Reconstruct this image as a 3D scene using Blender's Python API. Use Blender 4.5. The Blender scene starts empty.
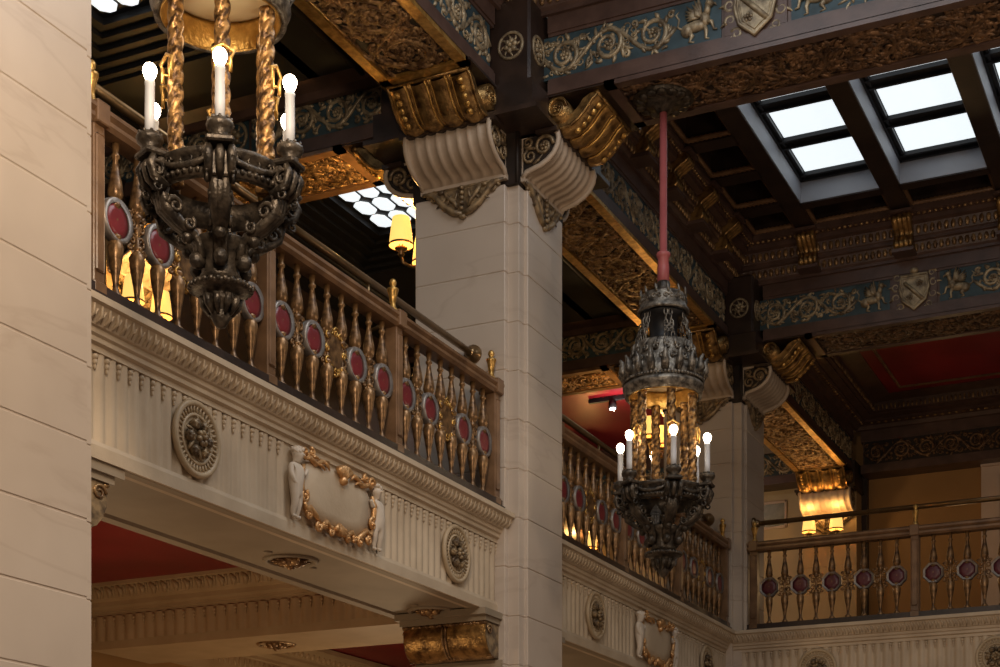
import bpy, math, random
from mathutils import Vector, Matrix
PI = math.pi
C = bpy.context.scene.collection
EYE = 1.6                      # height of the lens above the lobby floor; heights below are measured from the lens
PITCH = 5.95                   # column spacing
# ------------------------------------------------------------------ materials
def lin(c):
    return tuple((v/12.92 if v <= .04045 else ((v+.055)/1.055)**2.4) for v in c)
def mat(name, c1, c2=None, scale=6., rough=.5, metal=0., bump=0., bscale=None, detail=4., lo=.35, hi=.65, spec=.5):
    m = bpy.data.materials.new(name); m.use_nodes = True
    nt = m.node_tree; N = nt.nodes; L = nt.links; b = N['Principled BSDF']
    b.inputs['Roughness'].default_value = rough; b.inputs['Metallic'].default_value = metal
    b.inputs['Specular IOR Level'].default_value = spec
    c1 = (*c1, 1.)
    b.inputs['Base Color'].default_value = c1
    tc = N.new('ShaderNodeTexCoord')
    if c2:
        n = N.new('ShaderNodeTexNoise'); n.inputs['Scale'].default_value = scale; n.inputs['Detail'].default_value = detail
        L.new(tc.outputs['Object'], n.inputs['Vector'])
        r = N.new('ShaderNodeValToRGB'); e = r.color_ramp.elements
        e[0].position = lo; e[1].position = hi; e[0].color = c1; e[1].color = (*c2, 1.)
        L.new(n.outputs['Fac'], r.inputs['Fac']); L.new(r.outputs['Color'], b.inputs['Base Color'])
    if bump:
        n2 = N.new('ShaderNodeTexNoise'); n2.inputs['Scale'].default_value = bscale or scale*3; n2.inputs['Detail'].default_value = 5
        L.new(tc.outputs['Object'], n2.inputs['Vector'])
        bp = N.new('ShaderNodeBump'); bp.inputs['Strength'].default_value = bump; bp.inputs['Distance'].default_value = .02
        L.new(n2.outputs['Fac'], bp.inputs['Height']); L.new(bp.outputs['Normal'], b.inputs['Normal'])
    return m
def emit(name, c, s):
    m = bpy.data.materials.new(name); m.use_nodes = True
    b = m.node_tree.nodes['Principled BSDF']
    b.inputs['Base Color'].default_value = (*c, 1); b.inputs['Emission Color'].default_value = (*c, 1)
    b.inputs['Emission Strength'].default_value = s; b.inputs['Roughness'].default_value = .5
    return m
def marble():
    m = mat('marble', (.50, .415, .34), (.60, .51, .425), 1.1, .32, 0, .0, lo=.3, hi=.7)
    nt = m.node_tree; N = nt.nodes; L = nt.links; b = N['Principled BSDF']
    tc = N.new('ShaderNodeTexCoord'); mp = N.new('ShaderNodeMapping')
    mp.inputs['Rotation'].default_value = (.9, .2, .3); mp.inputs['Scale'].default_value = (.5, .6, 2.2)
    L.new(tc.outputs['Object'], mp.inputs['Vector'])
    v = N.new('ShaderNodeTexNoise'); v.inputs['Scale'].default_value = .9; v.inputs['Detail'].default_value = 7; v.inputs['Distortion'].default_value = .6
    L.new(mp.outputs['Vector'], v.inputs['Vector'])
    s = N.new('ShaderNodeMath'); s.operation = 'SUBTRACT'; s.inputs[1].default_value = .5; L.new(v.outputs['Fac'], s.inputs[0])
    a = N.new('ShaderNodeMath'); a.operation = 'ABSOLUTE'; L.new(s.outputs[0], a.inputs[0])
    r = N.new('ShaderNodeValToRGB'); e = r.color_ramp.elements
    e[0].position = 0; e[0].color = (.72, .66, .62, 1); e[1].position = .022; e[1].color = (1, 1, 1, 1)
    L.new(a.outputs[0], r.inputs['Fac'])
    mx = N.new('ShaderNodeMixRGB'); mx.blend_type = 'MULTIPLY'; mx.inputs['Fac'].default_value = .28
    src = b.inputs['Base Color'].links[0].from_socket
    L.new(src, mx.inputs['Color1']); L.new(r.outputs['Color'], mx.inputs['Color2']); L.new(mx.outputs['Color'], b.inputs['Base Color'])
    return m
M = {}
M['marble'] = marble()
M['capstone'] = mat('capstone', (.46, .36, .27), (.54, .43, .33), 5, .5, 0, .15, 30)
M['stone'] = mat('cream_stone', (.47, .37, .26), (.58, .47, .34), 3, .55, 0, .12, 40)
M['stonetan'] = mat('tan_plaster', (.44, .31, .17), (.52, .38, .22), 3, .55)
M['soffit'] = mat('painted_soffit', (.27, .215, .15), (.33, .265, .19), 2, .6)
M['gilt'] = mat('gilt', (.12, .065, .024), (.47, .28, .10), 14, .34, .75, .3, 45, lo=.36, hi=.62)
M['brightgilt'] = mat('bright_gilt', (.42, .22, .05), (.75, .46, .14), 18, .3, .7, .25, 50)
M['roseg'] = mat('rose_gilt', (.52, .27, .10), (.78, .47, .22), 22, .38, .6, .2, 60)
M['carve'] = mat('gilded_carving', (.14, .075, .036), (.54, .345, .165), 16, .38, .55, .3, 60, lo=.4, hi=.68)
M['carvebrown'] = mat('brown_carving', (.06, .032, .018), (.26, .145, .072), 16, .42, .3, .3, 60, lo=.38, hi=.68)
M['tanstone'] = mat('tan_stone', (.38, .25, .12), (.46, .31, .16), 2, .5)
M['darkred'] = mat('maroon_medallion', (.075, .014, .022), (.11, .02, .03), 6, .3)
M['twist'] = mat('twisted_gilt', (.07, .035, .014), (.40, .22, .075), 30, .36, .6, .3, 60, lo=.4, hi=.6)
M['rosestone'] = mat('toned_stone', (.40, .30, .185), (.50, .385, .25), 6, .5)
M['antique'] = mat('antique_bronze', (.11, .075, .045), (.36, .255, .14), 16, .42, .3, .2, 60, lo=.38, hi=.64)
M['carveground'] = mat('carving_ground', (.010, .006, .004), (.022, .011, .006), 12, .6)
M['relief'] = mat('frieze_relief', (.17, .13, .085), (.46, .37, .24), 12, .42, .35, .25, 60, lo=.38, hi=.62)
M['teal'] = mat('teal_ground', (.020, .040, .050), (.042, .078, .098), 8, .6)
M['dark'] = mat('dark_wood', (.022, .013, .010), (.045, .026, .019), 5, .38, 0, .08, 40)
M['brown'] = mat('brown_wood', (.07, .040, .032), (.11, .064, .050), 6, .4, 0, .08, 40)
M['rail'] = mat('rail_wood', (.15, .082, .042), (.25, .142, .074), 7, .3, 0, .06, 50)
M['bronze'] = mat('baluster_bronze', (.085, .043, .019), (.33, .185, .078), 20, .3, .45, .1, 60)
M['ring'] = mat('pewter_ring', (.20, .17, .15), (.34, .30, .27), 20, .38, .5)
M['iron'] = mat('dark_iron', (.020, .016, .013), (.095, .075, .055), 22, .38, .5, .3, 60)
M['silver'] = mat('aged_silver', (.045, .038, .032), (.28, .245, .20), 22, .36, .55, .3, 60)
M['brass'] = mat('aged_brass', (.22, .14, .065), (.31, .20, .10), 8, .28, .8)
M['black'] = mat('black_lacquer', (.011, .011, .013), (.02, .02, .022), 4, .45, spec=.3)
M['redpaint'] = mat('red_paint', (.20, .007, .014), (.26, .012, .020), 2, .35)
M['redglass'] = mat('red_medallion', (.15, .020, .024), (.21, .027, .032), 6, .3)
M['redrod'] = mat('red_rod', (.36, .085, .085), (.43, .11, .105), 6, .45)
M['tan'] = mat('tan_wall', (.32, .17, .058), (.36, .195, .07), 1.5, .7, 0, .05, 60)
M['creamwall'] = mat('cream_wall', (.50, .40, .27), (.56, .45, .31), 1.5, .7)
M['panel'] = mat('wall_panelling', (.03, .018, .014), (.055, .03, .022), 3, .45)
M['whitewood'] = mat('pale_woodwork', (.60, .47, .40), (.66, .52, .45), 3, .5)
M['reveal'] = mat('grey_reveal', (.30, .32, .37), (.36, .38, .43), 2, .5)
M['plaster'] = mat('white_plaster', (.56, .48, .39), (.66, .57, .47), 9, .55, 0, .1, 40)
M['candle'] = mat('candle_sleeve', (.62, .64, .68), (.70, .71, .74), 5, .45)
M['alabaster'] = mat('alabaster_lining', (.80, .66, .42), (.86, .73, .50), 4, .5)
M['glasspic'] = mat('picture_print', (.20, .21, .18), (.30, .29, .24), 9, .3)
M['floor'] = mat('lobby_floor', (.30, .20, .14), (.38, .27, .19), 2, .3)
M['bulb'] = emit('lit_bulb', (1., .80, .56), 20.)
M['spotbulb'] = emit('lit_spot', (1., .92, .85), 40.)
M['sky'] = emit('daylight_glass', (.83, .91, .95), .95)
M['shade'] = emit('lit_shade', (1., .60, .15), 1.08)
# ------------------------------------------------------------------ mesh builder
class MB:
    def __init__(s): s.V = []; s.F = []; s.S = []; s.I = []; s.tf = None; s.mi = 0
    def add(s, vs, fs, smooth=False):
        o = len(s.V)
        if s.tf: vs = [s.tf(*v) for v in vs]
        s.V += [tuple(v) for v in vs]
        for f in fs: s.F.append([i+o for i in f]); s.S.append(smooth); s.I.append(s.mi)
    def box(s, x0, x1, y0, y1, z0, z1):
        s.add([(x0,y0,z0),(x1,y0,z0),(x1,y1,z0),(x0,y1,z0),(x0,y0,z1),(x1,y0,z1),(x1,y1,z1),(x0,y1,z1)],
              [(3,2,1,0),(4,5,6,7),(0,1,5,4),(1,2,6,5),(2,3,7,6),(3,0,4,7)])
    def bbox(s, x0, x1, y0, y1, z0, z1, b):          # box with chamfered vertical edges and a chamfered top and bottom
        vs = []; 
        for z, i in ((z0, b), (z0+b, 0), (z1-b, 0), (z1, b)):
            vs += [(x0+i+b,y0+i,z),(x1-i-b,y0+i,z),(x1-i,y0+i+b,z),(x1-i,y1-i-b,z),(x1-i-b,y1-i,z),(x0+i+b,y1-i,z),(x0+i,y1-i-b,z),(x0+i,y0+i+b,z)]
        fs = [tuple(range(7,-1,-1)), tuple(range(24,32))]
        for r in range(3):
            for k in range(8): a=r*8+k; c=r*8+(k+1)%8; fs.append((a,c,c+8,a+8))
        s.add(vs, fs)
    def prism(s, poly, fn, a0, a1, smooth=False):    # poly of 2-D points swept from a0 to a1; fn(p,q,a)->xyz
        n = len(poly)
        s.add([fn(p,q,a0) for p,q in poly]+[fn(p,q,a1) for p,q in poly], [(i,(i+1)%n,n+(i+1)%n,n+i) for i in range(n)], smooth)
        s.add([fn(p,q,a0) for p,q in poly]+[fn(p,q,a1) for p,q in poly], [tuple(range(n-1,-1,-1)), tuple(range(n,2*n))])
    def tube(s, pts, r, n=6, cap=True, closed=False, flat=1.):
        P = [Vector(p) for p in pts]; m = len(P); vs = []; fs = []
        rr = r if isinstance(r, (list, tuple)) else [r]*m
        nrm = None
        for i in range(m):
            if closed: t = P[(i+1)%m]-P[i-1]
            else: t = P[min(i+1,m-1)]-P[max(i-1,0)]
            if t.length < 1e-9: t = Vector((0,0,1))
            t.normalize()
            if nrm is None:
                up = Vector((0,0,1)) if abs(t.z) < .9 else Vector((1,0,0))
                nrm = t.cross(up).normalized()
            nrm = (nrm - t*nrm.dot(t))
            if nrm.length < 1e-6: nrm = t.orthogonal()
            nrm.normalize(); bn = t.cross(nrm)
            for k in range(n):
                a = 2*PI*k/n; vs.append(P[i]+nrm*(math.cos(a)*rr[i])+bn*(math.sin(a)*rr[i]*flat))
        for i in range(m if closed else m-1):
            j = (i+1) % m
            for k in range(n): fs.append((i*n+k, i*n+(k+1)%n, j*n+(k+1)%n, j*n+k))
        if cap and not closed: fs += [tuple(range(n-1,-1,-1)), tuple(range((m-1)*n, m*n))]
        s.add(vs, fs, True)
    def lathe(s, prof, c=(0,0,0), n=16, axis='z', smooth=True, ph=0.):   # prof: (r, h)
        vs = []; fs = []; m = len(prof)
        for r, h in prof:
            for k in range(n):
                a = 2*PI*k/n+ph; x, y = r*math.cos(a), r*math.sin(a)
                if axis == 'z': v = (c[0]+x, c[1]+y, c[2]+h)
                elif axis == 'x': v = (c[0]+h, c[1]+x, c[2]+y)
                else: v = (c[0]+y, c[1]+h, c[2]+x)
                vs.append(v)
        for i in range(m-1):
            for k in range(n): fs.append((i*n+k, i*n+(k+1)%n, (i+1)*n+(k+1)%n, (i+1)*n+k))
        shut = math.dist(prof[0], prof[-1]) < .06 and m > 4 and prof[0][0] > 1e-6
        if shut:
            for k in range(n): fs.append(((m-1)*n+k, (m-1)*n+(k+1)%n, (k+1)%n, k))
        if not shut and prof[0][0] > 1e-6: fs.append(tuple(range(n-1,-1,-1)))
        if not shut and prof[-1][0] > 1e-6: fs.append(tuple(range((m-1)*n, m*n)))
        s.add(vs, fs, smooth)
    def ell(s, c, rx, ry, rz, n=8, m=5):
        vs = [(c[0],c[1],c[2]-rz)]
        for i in range(1, m):
            b = PI*i/m - PI/2
            for k in range(n):
                a = 2*PI*k/n; vs.append((c[0]+rx*math.cos(b)*math.cos(a), c[1]+ry*math.cos(b)*math.sin(a), c[2]+rz*math.sin(b)))
        vs.append((c[0],c[1],c[2]+rz)); fs = []
        for k in range(n):
            fs.append((0, 1+(k+1)%n, 1+k)); e = len(vs)-1; b = 1+(m-2)*n
            fs.append((e, b+k, b+(k+1)%n))
        for i in range(m-2):
            for k in range(n): a = 1+i*n; fs.append((a+k, a+(k+1)%n, a+n+(k+1)%n, a+n+k))
        s.add(vs, fs, True)
    def ribbed(s, prof, fn, w0, w1, lobes, amp, k=6, thick=None, groove=False):
        # a profile (o,z) swept across w with convex lobes (or concave grooves) that run along the profile; closed behind at the back line
        m = len(prof); nw = lobes*k+1; vs = []; fs = []
        nr = []
        for i in range(m):
            a = prof[max(i-1,0)]; b = prof[min(i+1,m-1)]; dx, dz = b[0]-a[0], b[1]-a[1]; l = math.hypot(dx,dz) or 1
            nr.append((dz/l, -dx/l))
        for j in range(nw):
            u = j/k; fr = u-math.floor(u)
            h = amp*(abs(math.sin(PI*fr))**.6) if not groove else -amp*max(0., math.sin(PI*min(max((fr-.18)/.64,0),1)))
            w = w0+(w1-w0)*j/(nw-1)
            for i in range(m): vs.append(fn(prof[i][0]+nr[i][0]*h, prof[i][1]+nr[i][1]*h, w))
        for j in range(nw-1):
            for i in range(m-1): a = j*m+i; fs.append((a, a+1, a+m+1, a+m))
        s.add(vs, fs, True)
    def build(s, name, mats, parent=None, loc=None):
        me = bpy.data.meshes.new(name); me.from_pydata(s.V, [], s.F)
        if not isinstance(mats, (list, tuple)): mats = [mats]
        for m in mats: me.materials.append(M[m])
        me.polygons.foreach_set('use_smooth', s.S); me.polygons.foreach_set('material_index', s.I)
        me.update()
        o = bpy.data.objects.new(name, me); C.objects.link(o)
        if parent: o.parent = parent
        if loc: o.location = loc
        return o
def tag(o, label=None, cat=None, group=None, kind=None):
    if label: o['label'] = label
    if cat: o['category'] = cat
    if group: o['group'] = group
    if kind: o['kind'] = kind
    return o
def thing(name, loc, label, cat, group=None, rz=0.):
    o = bpy.data.objects.new(name, None); C.objects.link(o); o.empty_display_size = .1
    o.location = (loc[0], loc[1], loc[2]+EYE); o.rotation_euler = (0,0,rz)
    return tag(o, label, cat, group)
def dup(o, loc=None, rz=None, label=None, parent=None, group=None):
    c = o.copy(); C.objects.link(c)
    if parent: c.parent = parent
    if loc: c.location = (loc[0], loc[1], loc[2]+EYE)
    if rz is not None: c.rotation_euler = (0,0,rz)
    if label: c['label'] = label
    if group: c['group'] = group
    for ch in list(o.children): dup(ch, parent=c)
    return c
def struct(name, mb, mats, parent=None):
    o = mb.build(name, mats, parent, None if parent else (0,0,EYE))
    if not parent: o['kind'] = 'structure'
    return o
# ------------------------------------------------------------------ carved ornament
def frame(o, u, v, n):
    o = Vector(o); u = Vector(u); v = Vector(v); n = Vector(n)
    return lambda s, t, h: o+u*s+v*t+n*h
def curl(mb, cx, cy, r0, r1, a0, turns, w0, w1, n=18, q=5, h=0.):
    pts = []; rs = []
    for i in range(n):
        f = i/(n-1); a = a0+turns*2*PI*f; r = r0+(r1-r0)*f
        pts.append((cx+r*math.cos(a), cy+r*math.sin(a), h)); rs.append(w0+(w1-w0)*f)
    mb.tube(pts, rs, q)
def flower(mb, cx, cy, r, n=5, h=0.):
    for k in range(n):
        a = 2*PI*k/n+.3; mb.ell((cx+r*.6*math.cos(a), cy+r*.6*math.sin(a), h), r*.42, r*.42, r*.35, 6, 4)
    mb.ell((cx, cy, h+r*.25), r*.32, r*.32, r*.35, 6, 4)
def leaf(mb, x, y, a, l, w, bend=.8, h=0.):
    pts = []; rs = []
    for i in range(5):
        f = i/4; aa = a+bend*f; x += l/4*math.cos(aa)*(1 if i else 0); y += l/4*math.sin(aa)*(1 if i else 0)
        pts.append((x, y, h)); rs.append(w*(.45+1.1*f-1.45*f*f)+.0015)
    mb.tube(pts, rs, 5)
def rinceau(mb, L, H, unit, rng, s0=0., t0=0., leaves=9, w=.075):
    n = max(1, round(L/unit)); u = L/n
    stem = []
    for i in range(n*8+1):
        f = i/8; stem.append((s0+f*u, t0-.40*H*math.cos(PI*(f-.5)) if False else t0-.38*H*math.sin(PI*f), 0))
    mb.tube(stem, w*H*.8, 5)
    for i in range(n):
        sg = 1 if i % 2 == 0 else -1; cx = s0+(i+.5)*u; R = min(.40*H, .46*u)
        k0 = len(mb.V)
        old = mb.tf
        def tf2(x, y, h, cx=cx, sg=sg, old=old): return old(cx+(x-cx), t0+sg*(y), h) if old else (x, t0+sg*y, h)
        mb.tf = tf2
        curl(mb, cx, 0, R, R*.22, -PI/2, 1.6, w*H, w*H*.6, 24, 5)
        flower(mb, cx, 0, R*.34, 5)
        for k in range(leaves):
            a = -PI/2+2*PI*k/leaves+rng.uniform(-.2,.2); r = R*rng.uniform(.86,1.0)
            leaf(mb, cx+r*math.cos(a), r*math.sin(a), a+rng.uniform(.3,.8), H*rng.uniform(.16,.26), w*H*1.1, rng.uniform(.4,1.3))
        for k in range(4):
            a = 2*PI*k/4+rng.uniform(0,1); leaf(mb, cx+R*.62*math.cos(a), R*.62*math.sin(a), a+1.4, H*.13, w*H*.9, 1.)
        for dx in (-.5, .5):
            curl(mb, cx+dx*u*.82, H*.34, H*.10, H*.02, rng.uniform(0,6), 1.2, w*H*.7, w*H*.4, 10, 4)
        mb.tf = old
def fill(mb, L, H, count, rng, s0=0., t0=0., r=(.018,.05), w=.008):
    for _ in range(count):
        x = s0+rng.uniform(.02, L-.02); y = t0+rng.uniform(-H/2+.02, H/2-.02); rr = rng.uniform(*r)
        h = rng.uniform(-.3, .6)*w
        if rng.random() < .45: curl(mb, x, y, rr, rr*.3, rng.uniform(0,6.3), rng.choice((-1,1))*rng.uniform(.6,1.2), w, w*.6, 9, 4, h)
        else: leaf(mb, x, y, rng.uniform(0,6.3), rr*2.4, w*1.7, rng.uniform(-1.6,1.6), h)
def griffin(mb, cx, cy, H, d):                      # seated winged beast in relief, facing along d
    def p(x, y): return (cx+d*x*H, cy+y*H)
    def e(x, y, rx, ry, h=0.): mb.ell((*p(x,y), h*H), rx*H*1.12, ry*H*1.12, .12*H, 8, 5)
    for k in range(5):                               # second, lower rank of wing feathers
        a = 2.3+.22*k; q = p(.02,.06); dx, dy = d*math.cos(a), math.sin(a); l = .44-.04*k
        mb.tube([(q[0],q[1],.015),(q[0]+dx*l*H*.5,q[1]+dy*l*H*.5,.03),(q[0]+dx*l*H,q[1]+dy*l*H,.012)], [.03*H,.045*H,.012*H], 5)
    e(-.05,-.10,.24,.13); e(.16,.02,.12,.17); e(-.26,-.16,.15,.15)
    mb.tube([(*p(.18,.08),0), (*p(.24,.2),.02), (*p(.25,.3),.02)], [.09*H,.075*H,.065*H], 7)
    e(.28,.33,.10,.08,.04); mb.tube([(*p(.34,.33),.01),(*p(.42,.31),.01),(*p(.44,.26),.01)], [.04*H,.028*H,.008*H], 5)
    e(.22,.42,.02,.06)
    for k in range(6):
        a = 1.75+.2*k; l = .52-.05*k; q = p(.10,.06); dx, dy = d*math.cos(a), math.sin(a)
        mb.tube([(q[0],q[1],.02),(q[0]+dx*l*H*.5,q[1]+dy*l*H*.5,.03),(q[0]+dx*l*H,q[1]+dy*l*H*.95,.015)], [.03*H,.05*H,.012*H], 5)
    mb.tube([(*p(.20,-.04),.01),(*p(.34,-.10),.02),(*p(.38,-.26),.01),(*p(.46,-.28),.01)], [.06*H,.045*H,.03*H,.02*H], 6)
    mb.tube([(*p(.14,-.10),0),(*p(.20,-.28),.01),(*p(.18,-.42),.0),(*p(.26,-.44),0)], [.06*H,.045*H,.035*H,.02*H], 6)
    mb.tube([(*p(-.24,-.2),0),(*p(-.14,-.32),.01),(*p(-.22,-.42),.0),(*p(-.10,-.45),0)], [.08*H,.06*H,.035*H,.02*H], 6)
    mb.tube([(*p(-.36,-.12),0),(*p(-.50,-.02),.0),(*p(-.46,.14),0),(*p(-.54,.26),0),(*p(-.46,.34),0)], [.035*H,.03*H,.028*H,.03*H,.012*H], 5)
def roundel(mb, cx, cy, r):
    mb.tube([(cx+r*math.cos(2*PI*k/20), cy+r*math.sin(2*PI*k/20), 0) for k in range(20)], r*.13, 5, closed=True)
    flower(mb, cx, cy, r*.6, 6); 
    for k in range(8): leaf(mb, cx+r*.5*math.cos(k*PI/4), cy+r*.5*math.sin(k*PI/4), k*PI/4, r*.4, r*.12, .9)
def crest(mb, cx, cy, H):
    out = [(-.30,.36),(.30,.36),(.33,.05),(.26,-.22),(0,-.44),(-.26,-.22),(-.33,.05)]
    mb.tube([(cx+x*H, cy+y*H, .036) for x,y in out], .035*H, 6, closed=True)
    mb.prism([(cx+x*H, cy+y*H) for x,y in out], lambda p,q,h:(p,q,h), -.02, .034)
    mb.tube([(cx+x*H*.78, cy+y*H*.80, .036) for x,y in out], .016*H, 5, closed=True)
    mb.tube([(cx-.22*H,cy+.20*H,.038),(cx,cy-.02*H,.046),(cx+.22*H,cy-.24*H,.038)], .045*H, 6)
    for x,y in ((.12,.16),(-.11,-.14)): flower(mb, cx+x*H, cy+y*H, .085*H, 5, .034)
    mb.ell((cx,cy+.46*H,.03),.11*H,.08*H,.08*H)
    for sg in (-1,1):
        for k,(x,y) in enumerate(((.40,.38),(.43,.15),(.42,-.10),(.32,-.33),(.14,-.50))):
            curl(mb, cx+sg*x*H, cy+y*H, .095*H, .02*H, 1.2*k*sg, sg*1.3, .042*H, .026*H, 12, 5); leaf(mb, cx+sg*(x+.04)*H, cy+y*H, PI/2-sg*(.6+.5*k), .16*H, .035*H, -sg*.8)
        leaf(mb, cx+sg*.1*H, cy+.5*H, PI/2-sg*.9, .22*H, .05*H, -sg*.6)
def frieze(mb, L, H, rng, kind='scroll'):
    g = H*1.15
    fill(mb, L if kind == 'scroll' else L-g, H, int(L*55), rng, s0=g if kind == 'griffR' else 0, r=(.015,.04), w=.010)
    if kind == 'scroll': rinceau(mb, L, H, g, rng)
    elif kind == 'griffL':
        rinceau(mb, L-g, H, g, rng); griffin(mb, L-g*.5, 0, H*1.05, 1)
    else:
        griffin(mb, g*.5, 0, H*1.05, -1); rinceau(mb, L-g, H, g, rng, s0=g)
# ------------------------------------------------------------------ marble column
def fx(o, z, w): return (o, w, z)                   # outward +X, across Y
SCROLL = [(o, 6.10-(6.10-z)*.76) for o, z in [(.45,6.10),(.72,6.10),(.765,6.06),(.775,6.00),(.765,5.93),(.735,5.86),(.685,5.80),(.62,5.755),(.56,5.735),(.50,5.715),(.47,5.66)]]
def scroll_mesh():
    b = MB(); b.ribbed(SCROLL[1:], fx, -.36, .36, 8, .019)
    for w in (-.36, .36):
        b.add([fx(o,z,w) for o,z in SCROLL]+[fx(.45,5.76,w)], [tuple(range(len(SCROLL)+1))])
    b.box(.45,.72,-.36,.36,6.08,6.10)
    b.box(.45,.49,-.38,.38,5.735,5.775)
    for w in (-.365,.365):                            # rolled rim at both cheeks
        b.tube([fx(o,z,w) for o,z in SCROLL[1:]], .022, 6)
    return b
def cheek_mesh():
    b = MB()
    for sg in (-1,1):
        b.tf = None; b.mi = 1; b.add([fx(.02+o*.96,z-.008,sg*.363) for o,z in SCROLL[1:-1]]+[fx(.47,5.79,sg*.363),fx(.47,6.07,sg*.363)], [tuple(range(len(SCROLL)))]); b.mi = 0
        b.tf = frame((.60, sg*.368, 5.965), (1,0,0), (0,0,1), (0,sg,0))
        curl(b, .05, .02, .085, .02, 0, 1.5, .018, .01, 18, 5); curl(b, -.07, -.04, .06, .015, 2, 1.3, .016, .008, 12, 5); curl(b, -.09, .07, .045, .012, 4, 1.3, .014, .008, 12, 5)
        flower(b, .05, .02, .04); leaf(b, -.1,.02, .2, .10, .02, -.6); leaf(b, -.04,-.11, .4, .11, .02, .5)
    return b
def drop_mesh():
    b = MB(); b.tf = frame((.482, 0, 5.655), (0,1,0), (0,0,1), (1,0,0))
    for sg in (-1,1):
        b.tube([(sg*x, y, .01) for x,y in ((.36,.075),(.30,.075),(.25,.05),(.20,-.01),(.15,-.06),(.08,-.11),(.0,-.135))], [.012,.022,.026,.026,.03,.03,.02], 6)
        curl(b, sg*.26, .04, .055, .012, 0 if sg>0 else PI, sg*1.3, .018, .01, 12, 5)
        b.tube([(sg*x, y, .015) for x,y in ((.16,.07),(.13,.02),(.07,-.03),(.05,-.08))], [.016,.022,.02,.012], 5)
        curl(b, sg*.10, -.01, .04, .01, 1, sg*1.2, .015, .009, 10, 5)
        b.ell((sg*.19,.07,.01), .03,.02,.02)
    pl_ = [(-.35,.085),(.35,.085),(.29,.05),(.22,.0),(.17,-.06),(.08,-.105),(0,-.13),(-.08,-.105),(-.17,-.06),(-.22,0),(-.29,.05)]
    b.prism(pl_, lambda p,q,h:(p,q,h), -.02, .006)
    for k in range(5): b.ell((0,.07-.04*k,.03), .022,.020,.018,6,4)
    for sg in (-1,1):
        for k in range(3): leaf(b, sg*(.05+.05*k), .06-.02*k, -PI/2+sg*.3*k, .11, .018, sg*.5, .012)
    b.ell((0,-.155,.015), .034,.022,.025)
    b.tube([(-.36,.085,.005),(.36,.085,.005)], .01, 5)
    return b
GR = (math.radians(0), math.radians(-90), math.radians(90), math.radians(180))
def make_column(loc, label):
    t = thing('marble_column', loc, label, 'column', 'marble columns along the gallery')
    # local frame: x outward to the hall, centre of the shaft at 0,0; heights from the lens, base at the lobby floor
    zb = EYE                                          # thing sits on the floor, so lens heights shift up by EYE
    def zz(z): return z+zb
    b = MB()
    joints = [2.70+.386*k for k in range(-11, 9)]
    zs = [-1.6]+[j for j in joints if -1.6 < j < 5.66]+[5.70]
    for a, c in zip(zs[:-1], zs[1:]):
        g = .0025
        b.bbox(-.47,.455,-.41,.445, zz(a)+g, zz(c)-g, .004)                 # core
        b.bbox(-.44,.36,-.47,-.40, zz(a)+g, zz(c)-g, .006)                 # near pilaster face
        b.bbox(.44,.485,-.31,.38, zz(a)+g, zz(c)-g, .006)                 # hall pilaster face
    b.box(-.465,.45,-.405,.44, 0, zz(5.70))
    b.box(-.435,.355,-.465,-.40, 0, zz(5.70)); b.box(.44,.48,-.305,.375, 0, zz(5.70))
    b.build('shaft', 'marble', t)
    b = MB(); b.box(-.47,.455,-.45,.46,zz(5.70),zz(6.10))
    for sx, sy in ((.458,-.45),): 
        b.tube([(sx,sy,zz(5.70)),(sx,sy,zz(6.10))], .016, 5)
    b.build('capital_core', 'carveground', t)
    sm = scroll_mesh(); ch = cheek_mesh(); dm = drop_mesh()
    for k, r in enumerate(GR):
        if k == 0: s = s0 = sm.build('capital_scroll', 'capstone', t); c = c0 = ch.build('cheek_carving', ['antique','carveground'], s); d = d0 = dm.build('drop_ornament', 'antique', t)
        else:
            s = dup(s0, parent=t, label=None); d = dup(d0, parent=t)
        s.location = (0,0,zb); s.rotation_euler = (0,0,r); d.location = (0,0,zb); d.rotation_euler = (0,0,r)
    d0['label'] = 'carved bronze drop ornament'
    b = MB(); b.box(-.76,.76,-.76,.76,zz(6.10),zz(6.135)); b.box(-.70,.70,-.70,.70,zz(6.135),zz(6.36))
    b.build('impost_block', 'dark', t)
    b = MB(); b.bbox(-.66,.66,-.66,.66,zz(6.36),zz(7.02),.02)
    cb = b.build('crossing_block', 'dark', t)
    b = MB()
    for k in range(4):
        a = k*PI/2; c, d = math.cos(a), math.sin(a)
        for sg in (-1, 1):
            b.tf = frame((c*.662-d*sg*.50, d*.662+c*sg*.50, zz(6.66)), (-d,c,0), (0,0,1), (c,d,0)); roundel(b, 0, 0, .10)
    b.build('roundel', 'relief', cb)
    return t
CX = -5.725; CY = 11.81
col = make_column((CX, CY, -EYE), 'pale marble column in the middle of the photo with a gilt drop ornament')
dup(col, (CX, CY-PITCH+.015, -EYE), label='nearest marble column, its smooth blocks filling the left edge')
dup(col, (CX, CY+PITCH, -EYE), label='farthest marble column, behind the hanging lantern where two balustrades meet')
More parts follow.
